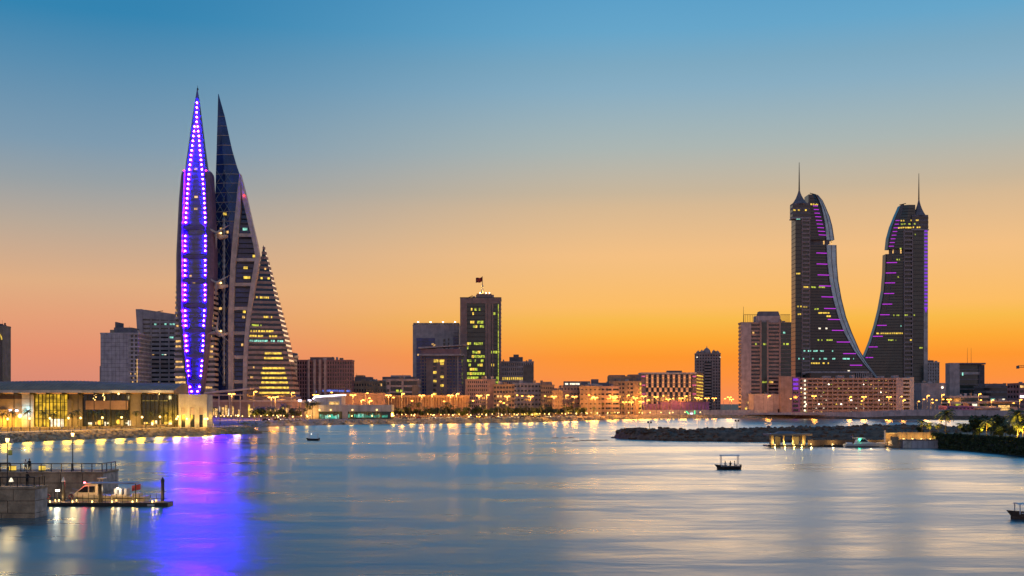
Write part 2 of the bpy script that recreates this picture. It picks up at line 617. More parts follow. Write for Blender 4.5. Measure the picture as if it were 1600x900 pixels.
pl, quay = revet('stone_bank', 0, 13, 2.0, M['rock_sand'])
tag(quay, 'sloping stone bank below the lit promenade on the left', None, kind='structure')
pf, bank = revet('shore_bank', 13, 27, 5.0, M['rock_sand'])
tag(bank, 'low sandy stone bank along the far city shore', None, kind='structure')
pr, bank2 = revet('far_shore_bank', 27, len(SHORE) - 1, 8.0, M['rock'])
tag(bank2, 'low dark bank below the far right shore road', None, kind='structure')
spots = []
for a, b in pl:
    if a.x < -260:
        continue
    for _ in range(16):
        f = random.uniform(-0.02, 0.97)
        p = a.lerp(b, f) + Vector((random.uniform(-1, 1), random.uniform(-1, 1), 0))
        p.z = -0.6 + (G + 0.62) * max(f, 0) ** 0.85 - 0.05
        spots.append(p)
scatter_rocks('stones', spots, M['rock_sand'], quay, 0.28, 0.6)
spots = []
for a, b in pf:
    for _ in range(10):
        f = random.uniform(0, 0.9)
        p = a.lerp(b, f) + Vector((random.uniform(-2, 2), random.uniform(-1, 1), 0))
        p.z = -0.6 + (G + 0.62) * f ** 0.85 - 0.1
        spots.append(p)
scatter_rocks('stones', spots, M['rock_sand'], bank, 0.4, 0.9)

# promenade pavement on the left quay and the shore road
def strip(name, mat, i0, i1, off0, off1, z, label):
    rings = []
    for i in range(i0, i1 + 1):
        a, b = TOP[i] + SN[i] * off0, TOP[i] + SN[i] * off1
        rings.append([(a.x, a.y, z), (b.x, b.y, z)])
    o = MB().loft(rings, cap=False, close=False).build(name, mat)
    return tag(o, label, None, kind='structure')


strip('promenade', M['paving'], 0, 9, 0.4, 16, G + 0.03, 'pale paved promenade on top of the left stone bank')
strip('shore_promenade', M['paving'], 14, 26, 0.5, 9, G + 0.03, 'pale paved promenade along the far shore')
strip('shore_road', M['asphalt'], 14, 26, 60, 78, G + 0.03, 'asphalt shore road in front of the city blocks')

# ------------------------------------------------------------------ breakwater spit in front of the far shore
def breakwater():
    # centre line in world space, with half width and crest height along it
    cl = [(958, 452, 1.0, 0.2), (966, 446, 6, 3.0), (985, 440, 10, 3.8), (1020, 432, 13, 3.7), (1060, 428, 15, 3.6), (1120, 424, 18, 3.9), (1200, 420, 22, 4.2),
          (1280, 418, 26, 4.6), (1360, 418, 30, 5.0), (1430, 420, 34, 5.2), (1520, 425, 40, 4.6), (1620, 430, 46, 4.2), (1720, 430, 46, 4.0)]
    tab = []
    for px, d, hw, hz in cl:
        tab.append((X(px, d), d, hw, hz))
    rings, spots = [], []
    x = tab[0][0]
    while x < tab[-1][0]:
        d, hw, hz = interp(tab, x)
        r = []
        n = 30
        for k in range(n + 1):
            u = -1 + 2 * k / n
            prof = max(0.0, 1 - abs(u) ** 2.6)
            e = noise.noise((x * 0.16, u * hw * 0.22, 3.1)) * 0.9 + noise.noise((x * 0.5, u * hw * 0.6, 7.7)) * 0.45
            y = d + u * hw + noise.noise((x * 0.12, u * 2, 0)) * 1.6
            z = -0.9 + (hz + 0.9 + e * min(1.0, prof * 3)) * prof
            r.append((x, y, z))
            if u < 0.2 and k % 2 == 0 and random.random() < 0.55:
                spots.append(Vector((x + random.uniform(-.5, .5), y, z)))
        rings.append(r)
        x += 1.3
    m = MB().loft(rings, cap=False, close=False)
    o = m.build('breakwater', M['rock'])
    tag(o, 'dark rocky breakwater spit reaching into the bay', None, kind='structure')
    scatter_rocks('boulders', spots, M['rock'], o, 0.4, 1.35)
    lone = []
    for px, py in ((900, 689.5), (912, 688.6), (922, 688.3), (930, 688.2), (938, 688.2), (945, 688), (868, 684.5), (880, 684.8), (892, 684.3)):
        d = D(py)
        lone.append(Vector((X(px, d), d, 0.0)))
    for p in lone:
        q = rock_mesh(int(p.x * 7) % 50, None).mesh('rock', M['rock'])
        break
    low = MB()
    for p in lone:
        b = rock_mesh(int(abs(p.x) * 7) % 50, None, 9, 5)
        k = len(low.v)
        low.v += [(p.x + v[0] * 1.9, p.y + v[1] * 0.9, p.z + v[2] * 0.28) for v in b.v]
        low.f += [tuple(k + i for i in f) for f in b.f]
    ol = low.build('low_rocks', M['rock'], o)
    ol['kind'] = 'stuff'
    return o


breakwater()

# garden land on the right, with a bank
GR = [(1462, 350), (1470, 343), (1500, 333), (1540, 318), (1580, 303), (1620, 288), (1700, 262), (1800, 240)]
gpts = [Vector((X(px, d), d, 0)) for px, d in GR]
GZ = 3.3


def garden():
    bm = bmesh.new()
    top = [Vector((p.x + 2.0, p.y + 3.2, GZ)) for p in gpts]
    vv = [bm.verts.new(p) for p in top] + [bm.verts.new(c) for c in ((320, 235, GZ), (320, 460, GZ), (X(1455, 430), 430, GZ), (X(1450, 372), 372, GZ))]
    bm.faces.new(vv)
    low = [bm.verts.new((p.x, p.y, -0.6)) for p in gpts]
    for i in range(len(low) - 1):
        bm.faces.new((low[i], low[i + 1], vv[i + 1], vv[i]))
    lx = bm.verts.new((X(1450, 372), 372, -0.6))
    bm.faces.new((lx, low[0], vv[0], vv[len(gpts) + 3]))
    bmesh.ops.triangulate(bm, faces=bm.faces)
    bmesh.ops.recalc_face_normals(bm, faces=bm.faces)
    me = bpy.data.meshes.new('garden_ground')
    bm.to_mesh(me)
    bm.free()
    me.materials.append(M['ground'])
    return tag(inst('garden_ground', me), 'raised garden ground behind the hedge on the right', None, kind='structure')


garden()
# ------------------------------------------------------------------ twin sail towers (left)
def sail_left():
    d = 856.0
    s = d / F
    ox = X(308, d)
    root = thing('sail_tower', 'slender dark sail tower with violet LED dots, left of the pair', 'tower', (ox, d, G), group='twin sail towers')

    def u(px):
        return (px - 308) * s

    def w(py):
        return Z(py, d) - G
    # rows: py, outer left, leg inner left, leg inner right, outer right
    glass = [(140, 308.2, 309.4), (162, 304.5, 313.0), (203, 298.5, 318.0), (231, 294.7, 321.2), (259, 290.6, 324.8), (272, 289.5, 326.5), (314, 289, 327), (367, 287.5, 327.5),
             (453, 288, 327), (490, 288, 326.5), (556, 292.5, 322.0), (615, 298.0, 317.0), (622, 299, 316)]
    rings = []
    for py in [140, 150, 162, 176, 190, 203, 217, 231, 245, 259, 272, 290, 314, 340, 367, 400, 430, 453, 475, 490, 520, 556, 590, 615, 622]:
        a, b = interp(glass, py)
        hw, c = (b - a) / 2 * s, u((a + b) / 2)
        hd = min(hw * 0.9, 7.5)
        rings.append([(c + hw * math.cos(t), -1.0 - hd * 0.35 * abs(math.sin(t)) if math.sin(t) < 0 else -1.0 + hd * 1.6 * math.sin(t), w(py))
                      for t in [2 * math.pi * k / 24 for k in range(24)]])
    rings.reverse()
    g = MB().loft(rings).build('glass_sail', M['violet_glass'], root, smooth=False)
    # finial
    MB().lathe([(0.5, w(141)), (0.75, w(139)), (0.2, w(137.5)), (0.08, w(133.5))], 8, (u(308.8), 0, 0)).build('finial', M['metal_dark'], root)
    # thin floor joints on the glass
    py = 170.0
    while py < 612:
        a, b = interp(glass, py)
        hw = (b - a) / 2 * s
        hd = min(hw * 0.9, 7.5)
        c = u((a + b) / 2)
        fr = -1.0 - hd * 0.35
        bx('floor_joint', root, M['metal_dark'], c - hw * 0.72, c + hw * 0.72, fr - 0.12, fr + 0.9, w(py) - 0.16, w(py) + 0.16)
        py += 7.6
    # curved legs: rows py, outer, inner (left then right)
    legs = [(268, 287.0, 291.5, 324.2, 328.8), (275, 285, 292, 324, 330.2), (314, 281.5, 290.5, 325.5, 332.2), (367, 279, 288.5, 326.5, 334.5), (400, 277.5, 288.2, 326.8, 335.5), (453, 277.5, 288.2, 327, 335.2),
            (490, 280, 288.4, 326.4, 334), (556, 287, 293, 321.6, 327.5), (615, 294.5, 298.5, 316.6, 320.5), (650, 297, 300.5, 314.5, 318)]
    for side in (0, 1):
        rg = []
        for py in [268, 271, 275, 290, 314, 340, 367, 400, 430, 453, 475, 490, 520, 556, 590, 615, 650]:
            r = interp(legs, py)
            a, b = (r[0], r[1]) if side == 0 else (r[2], r[3])
            x0, x1 = u(a), u(b)
            k = 0.5 if py < 270 else 1.0
            f0, f1 = (-3.4, -7.6) if side == 0 else (-7.6, -3.4)
            rg.append([(x0, f0 * k, w(py)), ((x0 + x1) / 2, -6.8 * k, w(py)), (x1, f1 * k, w(py)), (x1, 9 * k, w(py)), (x0, 9 * k, w(py))])
        rg.reverse()
        MB().loft(rg).build('curved_leg', M['leg_dark'], root)
    # cross beams between the legs
    for py in (357, 402, 439.5, 478, 517.5, 556.5, 597):
        r = interp(legs, py)
        bx('cross_beam', root, M['leg_dark'], u(r[1]) - 0.6, u(r[2]) + 0.6, -4.2, -1.5, w(py) - 1.3, w(py) + 1.3)
    # stepped banded flats on both flanks at the foot
    prof = [(438, 276, 335.6), (453, 275.5, 335.7), (505, 273.8, 336.2), (556, 273, 336.2), (615, 272.8, 336.0), (651, 272.6, 336)]
    py = 441.0
    k = 0
    while py < 650:
        o0, o1 = interp(prof, py)
        r = interp(legs, py)
        for side in (0, 1):
            a, b = (o0, r[0] + 1) if side == 0 else (r[3] - 1, o1)
            bx('balcony_slab', root, M['shell'], u(a), u(b), -1.4 - 0.01 * (k % 3), 10, w(py) - 0.9, w(py) + 0.9)
            if py > 475 and random.random() < 0.5:
                bx('lit_window', root, M['win_warm'], u(a) + 0.8, u(b) - random.uniform(1.0, 2.6), -0.75, -0.6, w(py) + 0.95, w(py) + 2.4)
        py += 8.0
        k += 1
    for side in (0, 1):
        rg = []
        for py in (651, 615, 556, 505, 453, 440):
            o0, o1 = interp(prof, py)
            r = interp(legs, py)
            a, b = (o0 + 0.8, r[0] + 2) if side == 0 else (r[3] - 2, o1 - 0.8)
            rg.append([(u(a), -0.6, w(py)), (u(b), -0.6, w(py)), (u(b), 9.6, w(py)), (u(a), 9.6, w(py))])
        MB().loft(rg).build('flank_glass', M['glass'], root)
    # LED lamps in two rows
    leds = []
    for py in (161.7, 169.3, 176.9, 184.4, 191.8):
        leds.append((308.9, py))
    l_tab = [(199.2, 305.8, 310.8), (259, 299.0, 317.0), (271, 297.5, 318.2), (310, 294.3, 321.2), (354.7, 291.7, 323.0), (393, 290.8, 322.8), (470, 290.5, 322.2), (509, 291.6, 320.2), (549, 293.2, 318.6), (588, 295.6, 315.4), (612, 298.5, 313)]
    py = 199.2
    while py < 356:
        leds += [(interp(l_tab, py)[0], py), (interp(l_tab, py)[1], py)]
        py += 7.47
    for y0 in (369.6, 407.8, 446.2, 486, 525, 564):
        for k in range(4):
            py = y0 + k * 7.75
            leds += [(interp(l_tab, py)[0], py), (interp(l_tab, py)[1], py)]
    leds += [(298, 604.5), (313.5, 604.5), (301, 611.5), (310.5, 611.5)]
    me = MB().ball((0, 0, 0), 0.46, 10, 6, (1.0, 0.36, 1.0)).mesh('led_lamp', M['led'])
    for px, py in leds:
        a, b = interp(glass, py)
        hw = (b - a) / 2 * s
        c = u((a + b) / 2)
        q = max(-1.0, min(1.0, (u(px) - c) / hw))
        hd = min(hw * 0.9, 7.5)
        fr = -1.0 - hd * 0.35 * math.sqrt(max(0, 1 - q * q))
        inst('led_lamp', me, root, (u(px), fr - 0.95, w(py)))
    for px, py in ((290.5, 268.5), (324.8, 268.8), (288, 301.5)):
        MB().ball((u(px), -5.0, w(py)), 0.7).build('red_beacon', M['red_lamp'], root)
    for px, py, ww in ((308, 265.5, 5), (308.5, 309, 5), (308, 327.5, 5), (301, 356, 3), (311, 356, 3), (300, 432, 3), (305, 442, 4)):
        a, b = interp(glass, py)
        hd = min((b - a) / 2 * s * 0.9, 7.5)
        bx('lit_window', root, M['win_warm'], u(px - ww / 2), u(px + ww / 2), -1.0 - hd * 0.36, -0.9 - hd * 0.35, w(py) - 0.7, w(py) + 0.7)
    return root


sail_left()


def sail_right():
    d = 878.0
    s = d / F
    ox = X(372, d)
    root = thing('sail_tower', 'blue glass sail tower with pale curved legs and stepped wing, right of the pair', 'tower', (ox, d, G), group='twin sail towers')

    def u(px):
        return (px - 372) * s

    def w(py):
        return Z(py, d) - G
    body = [(147, 341.2, 341.8), (183, 341, 352.5), (212, 340.7, 359.2), (237, 340.5, 365.2), (262, 340.2, 372.8), (280, 340, 379.5), (312, 339.7, 389.5), (350, 339.3, 398.5),
            (384, 339, 406), (409, 338.6, 408), (453, 338.4, 400), (522, 338.2, 391), (605, 338, 388), (650, 338, 388)]
    rg = []
    for py in [147, 160, 172, 183, 197, 212, 225, 237, 250, 262, 280, 300, 330, 350, 384, 409, 453, 490, 522, 560, 605, 650]:
        a, b = interp(body, py)
        hd = 1.0 + 9.5 * min(1.0, (py - 147) / 200.0)
        x0, x1 = u(a), u(b)
        xm = x0 * 0.6 + x1 * 0.4
        rg.append([(x0, -hd * 0.75, w(py)), (xm, -hd, w(py)), (x1, -hd * 0.85, w(py)), (x1 - (x1 - x0) * 0.35, hd, w(py)), (x0, hd, w(py))])
    rg.reverse()
    MB().loft(rg).build('glass_sail', M['glass_blue'], root)

    def front(px, py):
        a, b = interp(body, py)
        hd = 1.0 + 9.5 * min(1.0, (py - 147) / 200.0)
        xm = a * 0.6 + b * 0.4
        if px < xm:
            return -hd * (0.75 + 0.25 * (px - a) / max(xm - a, .01))
        return -hd * (1 - 0.15 * (px - xm) / max(b - xm, .01))
    # pale floor lines of the upper sail
    for py in (183, 198.5, 213.5, 229, 244, 259.5, 274.5, 289, 304, 319, 334, 349):
        a, b = interp(body, py)
        if py > 284:
            b = interp([(284, 379), (328, 375), (367, 370.5)], py)[0]
        m = MB()
        n = 5
        pts = [(u(a + (b - a) * k / n), front(a + (b - a) * k / n, py) - 0.16, w(py)) for k in range(n + 1)]
        m.tube(pts, 0.22, 4)
        m.build('floor_line', M['shell'], root)
    # diagonal lattice
    def bar(p, q):
        pts = []
        for k in range(5):
            px, py = p[0] + (q[0] - p[0]) * k / 4, p[1] + (q[1] - p[1]) * k / 4
            pts.append((u(px), front(px, py) - 0.25, w(py)))
        MB().tube(pts, 0.2, 4).build('lattice_bar', M['metal'], root)
    step = 23.0
    for k in range(15):
        y0 = 268 + k * step
        for lo, hi in ((341.0, 352.5), (352.5, 364.0)):
            if k < 3:
                hi2 = hi + 3
            else:
                hi2 = hi
            if y0 + step < 606:
                bar((lo, y0), (hi2, y0 + step))
                bar((hi2, y0), (lo, y0 + step))
    # bulging service shaft on the glass
    prof = []
    py = 603.0
    while py > 348:
        prof += [(0.9, w(py)), (1.5, w(py - 3.5)), (0.9, w(py - 7))]
        py -= 9
    MB().lathe(prof, 10, (u(356), -11.6, 0)).build('service_shaft', M['metal'], root, smooth=True)
    # pale curved legs
    def leg(rows, y0, y1):
        rg_ = []
        for k, r in enumerate(rows):
            for j in range(4 if k < len(rows) - 1 else 1):
                if k < len(rows) - 1:
                    f = j / 4
                    py, a, b = [p + (q - p) * f for p, q in zip(r, rows[k + 1])]
                else:
                    py, a, b = r
                rg_.append([(u(a), y0, w(py)), (u(b), y0, w(py)), (u(b), y1, w(py)), (u(a), y1, w(py))])
        rg_.reverse()
        MB().loft(rg_).build('curved_leg', M['shell'], root)
    leg([(277, 380.8, 381.8), (300, 377.5, 382.6), (328, 375, 382.5), (367, 370.8, 379.3), (419, 366.5, 374.4), (488, 363.6, 371.6), (560, 363.4, 371.2), (650, 363.6, 371.2)], -13.4, -9)
    leg([(278, 381.6, 382.2), (312, 384.2, 391.2), (350, 393.0, 399.8), (384, 401.2, 407.8), (405, 405, 411.5)], -13.2, -9)
    leg([(405, 404.8, 412.0), (415, 403.4, 410), (453, 397.3, 404), (488, 392.2, 399), (522, 388.8, 396), (570, 386.2, 393), (650, 385.5, 392.5)], -13.6, -9)
    # panes between the legs and the cross beams
    inner = [(300, 382.6, 382.8), (314, 382.4, 385), (350, 380.5, 393.2), (384, 377, 401.4), (409, 374.8, 404.8), (419, 374.3, 403), (453, 372.6, 397.5), (488, 371.5, 392.4), (522, 371.3, 389), (570, 371.1, 386.4), (650, 371, 385.6)]
    for py in (371, 409, 447, 484, 522, 559, 597):
        a, b = interp(inner, py)
        bx('cross_beam', root, M['shell'], u(a) - 0.4, u(b) + 0.4, -12.6, -9.4, w(py) - 1.2, w(py) + 1.2)
    py = 330.0
    while py < 645:
        a, b = interp(inner, py)
        bx('floor_joint', root, M['metal_dark'], u(a) + 0.3, u(b) - 0.3, -10.8, -9.6, w(py) - 0.2, w(py) + 0.2)
        py += 7.6
    for px, py, ww, mt in ((388, 361.5, 7, 'win_cyan'), (389, 421, 6, 'win_yellow'), (391, 436, 10, 'win_yellow'), (387, 489, 4, 'win_yellow'), (386, 497, 4, 'win_warm'), (384, 540, 3, 'win_warm'),
                           (403, 403, 6, 'win_yellow'), (357, 338, 5, 'win_yellow'), (351, 361, 3, 'win_warm'), (344, 413, 3, 'win_cyan'), (361, 366, 3, 'win_warm'), (350, 484, 4, 'win_warm')):
        bx('lit_window', root, M[mt], u(px - ww / 2), u(px + ww / 2), -11.2, -11.0, w(py) - 0.9, w(py) + 0.9)
    # stepped wing: banded storeys
    wing = [(382, 411.8, 412.6), (429, 406, 425), (462, 402, 432.3), (488, 398.5, 439), (517, 396, 446), (546, 394, 453), (585, 392.5, 460), (618, 392, 466), (651, 392, 470)]
    rg = []
    for py in [651, 618, 585, 546, 517, 488, 462, 429, 400, 383]:
        a, b = interp(wing, py)
        x0, x1 = u(a) + 0.3, u(b) - 0.5
        if x1 <= x0:
            x0, x1 = u(412), u(412.3)
        hd = 1 + 13 * min(1, (py - 382) / 120)
        rg.append([(x0, -hd, w(py)), (x1, -hd * 0.6, w(py)), (x1, hd * 0.7, w(py)), (x0, hd * 0.7, w(py))])
    MB().loft(rg).build('wing_glass', M['glass'], root)
    py = 388.0
    litrows = {}
    k = 0
    while py < 650:
        a, b = interp(wing, py)
        hd = 1 + 13 * min(1, (py - 382) / 120)
        z0, z1 = w(py) - 0.95, w(py) + 0.95
        e = 0.35 + 0.004 * (k % 3)
        x0, x1 = u(a), u(b)
        MB().prism([(x0, -hd - e), (x1, -hd * 0.6 - e), (x1, hd * 0.7), (x0, hd * 0.7)], z0, z1).build('floor_band', M['wing_band'], root)
        py += 7.8
        k += 1

    def lit(px0, px1, py, mt, h=0.75):
        a, b = interp(wing, py)
        hd = 1 + 13 * min(1, (py - 382) / 120)

        def fy(px):
            return -hd + hd * 0.4 * (px - a) / (b - a) - 0.38
        x0, x1 = u(px0), u(px1)
        MB().prism([(x0, fy(px0) - .06), (x1, fy(px1) - .06), (x1, fy(px1) + .1), (x0, fy(px0) + .1)], w(py) - h, w(py) + h).build('lit_window', M[mt], root)
    for a, b, py in ((419, 444, 553), (418, 446, 560.5), (416, 449, 576), (413, 450, 583.5), (415, 452, 591), (414, 453.5, 598), (411.5, 455, 606), (411, 456, 614)):
        lit(a, b, py, 'win_yellow', 0.7)
    rnd = random.Random(5)
    for y, a, b, mt, n in ((436, 410, 424, 'win_yellow', 4), (466.5, 405, 430, 'win_yellow', 9), (497, 417, 436, 'win_yellow', 7), (510, 400, 415, 'win_green', 6), (519, 398, 436, 'win_yellow', 10),
                           (526.5, 396.5, 446, 'win_yellow', 12), (534, 396.5, 447, 'win_cyan', 16), (421, 412, 418, 'win_warm', 2), (575, 399, 404, 'win_warm', 2), (590, 398, 402, 'win_warm', 2)):
        wd = (b - a) / n
        for i in range(n):
            if rnd.random() < 0.75:
                p0 = a + i * wd
                lit(p0, p0 + wd * rnd.uniform(0.5, 0.95), y, mt, 0.7)
    MB().ball((u(388), -14.3, w(311)), 0.6).build('red_beacon', M['red_lamp'], root)
    # glazed podium and entrance canopy at the foot
    bx('podium', root, M['pink'], u(338), u(474), -24, 8, 0, w(628))
    bx('podium_cornice', root, M['shell'], u(337.6), u(474.5), -24.6, 8.5, w(628), w(625))
    MB().slab([(u(336), w(613)), (u(406), w(607)), (u(406), w(609.5)), (u(336), w(616.5))], -32, -20).build('entrance_canopy', M['shell'], root)
    bx('canopy_beam', root, M['shell'], u(337), u(394), -30, -28, w(618.5), w(616.8))
    for px in (341, 357, 373, 389):
        bx('canopy_post', root, M['shell'], u(px), u(px) + 0.7, -30, -29.3, 0, w(616))
    for px in range(344, 400, 5):
        if rnd.random() < 0.7:
            bx('lit_window', root, M[rnd.choice(['win_warm', 'win_yellow', 'win_white', 'win_warm'])], u(px), u(px + rnd.uniform(1.5, 3.6)), -24.2, -24.0, w(649) + 0.2, w(rnd.uniform(632, 640)))
    for px in range(402, 470, 6):
        bx('lit_window', root, M[rnd.choice(['win_warm', 'win_yellow', 'win_warm'])], u(px), u(px + rnd.uniform(2, 4.6)), -24.2, -24.0, w(648), w(rnd.uniform(636, 643)))
    return root


rt = sail_right()


def turbine(px0, px1, py, n):
    """wind turbine on the bridge that joins the two sail towers"""
    d0, d1 = 858.0, 869.0
    names = {0: 'topmost', 1: 'middle', 2: 'lowest'}
    zc = Z(py, 863)
    root = thing('wind_turbine', names[n] + ' of the three wind turbines on bridges between the sail towers', 'wind turbine', (X(344.5, 863), 863, zc - 1.0), group='turbines between the sail towers')
    # V-shaped bridge
    a, b = X(333.5, 858) - X(344.5, 863), X(361, 868) - X(344.5, 863)
    m = MB()
    m.loft([[(a, -7, 1.0), (a, -4, 1.0), (a, -4, 2.4), (a, -7, 2.4)], [(0.8, -8.5, -1.6), (0.8, -5, -1.6), (0.8, -5, 1.2), (0.8, -8.5, 1.2)],
            [(b - 3, -8, -1.2), (b - 3, -4, -1.2), (b - 3, -4, 1.2), (b - 3, -8, 1.2)], [(b, -7, 0), (b, -4, 0), (b, -4, 1.5), (b, -7, 1.5)]])
    m.build('bridge', M['shell'], root)
    MB().loft([[(0 + r * math.cos(t), y, 2.2 + r * math.sin(t)) for t in [k * math.pi / 5 for k in range(10)]] for r, y in ((0.3, -13), (1.1, -12), (1.5, -9), (1.2, -5), (0.5, -3))]).build('nacelle', M['white'], root, smooth=True)
    rot = (2.62, 0.5, 1.4)[n]
    for k in range(3):
        t = rot + k * 2 * math.pi / 3
        dx, dz = math.cos(t), math.sin(t)
        px_, pz_ = -dz, dx
        rg = []
        for r, c in ((0.8, 0.4), (2.5, 0.7), (6, 0.5), (9, 0.32), (11.5, 0.12)):
            rg.append([(dx * r + px_ * c, -12.6, 2.2 + dz * r + pz_ * c), (dx * r, -12.9, 2.2 + dz * r), (dx * r - px_ * c, -12.6, 2.2 + dz * r - pz_ * c), (dx * r, -12.4, 2.2 + dz * r)])
        MB().loft(rg).build('blade', M['shell'] if n == 0 else M['grey'], root)
    MB().ball((b - 4, -9.2, 2.4), 0.7).build('lamp', M['warm_lamp'], root)
    return root


turbine(334, 362, 370, 0)
turbine(334, 362, 447, 1)
turbine(334, 362, 521.5, 2)

# ------------------------------------------------------------------ twin harbour towers (right)
def harbour_tower(d, mirror, label):
    s = d / F
    if not mirror:
        cxp = 1262.0
    else:
        cxp = 1421.0
    root = thing('harbour_tower', label, 'tower', (X(cxp, d), d, G), group='twin curved harbour towers')

    def u(px):
        return (px - cxp) * s

    def w(py):
        return Z(py, d) - G
    sg = -1 if mirror else 1
    if not mirror:
        up = [(306, 1262, 1272, 1275), (309, 1262, 1274, 1278), (315, 1262, 1277, 1283), (326, 1262, 1281, 1288), (340, 1262, 1284, 1294), (355, 1262, 1286.5, 1298), (376, 1262, 1288, 1301.3)]
        lo = [(384, 1262, 1288, 1304.5), (412, 1262, 1289.6, 1305.2), (440, 1262, 1293, 1307.5), (468, 1262, 1298.5, 1312.5), (496, 1262, 1306.5, 1319.5), (520, 1262, 1315.5, 1328.5),
              (548, 1262, 1331, 1340.5), (568, 1262, 1346, 1352.5), (583, 1262, 1359, 1363.5), (600, 1262, 1372, 1376), (640, 1262, 1385, 1390)]
        shaft = (1239.5, 1262)
        balc = (1249.5, 1261.4)
        crown = (1235, 1262.5, 320, 343)
        cone = (1236, 1261, 321, 297, 1247.2, 255)
        mags = [(397, 1272, 1289), (414, 1272.5, 1290), (431, 1274, 1292.5), (448, 1276.5, 1295), (465, 1280, 1299.5), (483, 1284, 1303), (500, 1290, 1309.5), (517, 1296.5, 1315.5), (535, 1304, 1325), (553, 1314, 1334.5), (571, 1324.5, 1344)]
        mags2 = [(324 + 5.6 * k, 1267 + k * 1.1, 1274.5 + k * 1.7) for k in range(9)]
        rows = [(321.5, 1263, 1275, 'win_yellow', .6), (331, 1236, 1261, 'win_yellow', .4), (344, 1241, 1247, 'win_cyan', .7), (429, 1241, 1247, 'win_yellow', .9), (450, 1252, 1261, 'win_yellow', .7), (450, 1264, 1291, 'win_green', .8), (480, 1242, 1258, 'win_yellow', .7),
                (484, 1269, 1276, 'win_green', .9), (492, 1243, 1248, 'win_yellow', .8), (490, 1275, 1293, 'win_yellow', .4), (495, 1278, 1296, 'win_yellow', .4), (532, 1264, 1300, 'win_green', .45), (549, 1252, 1298, 'win_cyan', .55),
                (561, 1244, 1331, 'win_cyan', .6), (568, 1264, 1292, 'win_yellow', .6), (580, 1300, 1330, 'win_white', .12), (514, 1264, 1290, 'win_white', .2)]
        bands = (343, 645)
    else:
        up = [(322, 1424, 1408, 1405), (327, 1424, 1407, 1403), (338, 1424, 1404, 1398), (355, 1424, 1399, 1391.2), (373, 1424, 1395.5, 1386.3), (390, 1424, 1394, 1384.5)]
        lo = [(398, 1424, 1392, 1381.5), (427, 1424, 1391, 1380.6), (455, 1424, 1388.5, 1378.3), (484, 1424, 1383, 1373), (509, 1424, 1376, 1366.7), (534, 1424, 1367, 1358.8), (556, 1424, 1356, 1350), (590, 1424, 1338, 1332), (640, 1424, 1318, 1312)]
        shaft = (1421, 1444.5)
        balc = (1408, 1420.8)
        crown = (1420, 1445.2, 338, 361)
        cone = (1423.5, 1444.5, 339, 311, 1433.6, 272)
        mags = [(411.5, 1398, 1382.5), (427.5, 1396.5, 1381.5), (443, 1395, 1380), (459.5, 1393.5, 1378.5), (476, 1390.5, 1376), (492.5, 1386.5, 1372.5), (509, 1382, 1368), (526, 1376, 1361.5), (542.5, 1368, 1355), (559, 1361, 1350)]
        mags2 = [(346 + 5.7 * k, 1402.5 - k * 1.3, 1396.5 - k * 1.5) for k in range(8)]
        rows = [(346.5, 1404, 1430, 'win_yellow', .6), (352, 1404, 1430, 'win_green', .5), (357.5, 1400, 1433, 'win_yellow', .75), (368.5, 1421, 1427, 'win_green', .6), (390, 1396, 1420, 'win_green', .5), (493.5, 1392, 1425, 'win_green', .4),
                (521.5, 1364, 1406, 'win_yellow', .75), (532, 1384, 1396, 'win_green', .6), (532, 1414, 1423, 'win_yellow', .8), (407, 1397, 1402, 'win_green', .8), (434, 1392, 1406, 'win_green', .25), (510, 1398, 1404, 'win_cyan', .5), (478, 1392, 1400, 'win_cyan', .3), (544, 1432, 1437, 'win_green', .9),
                (612, 1430, 1443, 'win_yellow', .9), (620, 1429, 1441, 'win_green', .8)]
        bands = (360, 645)

    def ring(py, a, b, hd, f=1.0):
        x0, x1 = u(a), u(b)
        r = [(x0, -hd), (x0 + (x1 - x0) * 0.55, -hd * 1.03), (x1, -hd * 0.72 * f), (x1, hd * 0.7), (x0, hd)]
        return [(x, y, w(py)) for x, y in r]

    HD = 8.5

    def sail_y(px, py):
        r = interp(up if py < (up[-1][0] + lo[0][0]) / 2 else lo, py)
        a, b, c = r[0] - sg * 2.0, r[1], r[2]
        f = (px - a) / (b - a)
        if f < 0.55:
            return -HD * (1 + 0.03 * max(f, 0) / 0.55)
        if f <= 1:
            return -HD * (1.03 - 0.31 * (f - 0.55) / 0.45)
        return -HD * (0.76 - 0.12 * (px - b) / (c - b))

    def on_sail(nm, mat, a, b, py, h, off):
        m = MB()
        n = 4
        fr = [(u(a + (b - a) * k / n), sail_y(a + (b - a) * k / n, py) - off) for k in range(n + 1)]
        m.prism(fr + [(x, y + 0.35) for x, y in reversed(fr)], w(py) - h, w(py) + h)
        return m.build(nm, mat, root)

    for nm, tab in (('upper_sail', up), ('lower_sail', lo)):
        rg = [ring(r[0], r[1] - sg * 2.0, r[2], HD) for r in tab]
        rg.reverse()
        MB().loft(rg).build(nm, M['glass_green'] if mirror else M['glass'], root)
        # pale glazed ribbon along the curved outer edge
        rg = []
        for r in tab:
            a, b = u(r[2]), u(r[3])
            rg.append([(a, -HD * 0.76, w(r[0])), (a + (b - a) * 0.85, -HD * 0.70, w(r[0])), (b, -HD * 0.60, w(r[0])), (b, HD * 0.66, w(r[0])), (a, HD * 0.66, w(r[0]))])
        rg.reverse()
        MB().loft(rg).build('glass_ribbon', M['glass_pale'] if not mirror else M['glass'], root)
        for f in (0.02, 0.5, 0.98):
            pts = [(u(r[2] + (r[3] - r[2]) * f), -HD * (0.78 - 0.15 * f) - 0.1, w(r[0])) for r in tab]
            MB().tube(pts, 0.42, 4).build('ribbon_frame', M['dark_grey'], root)
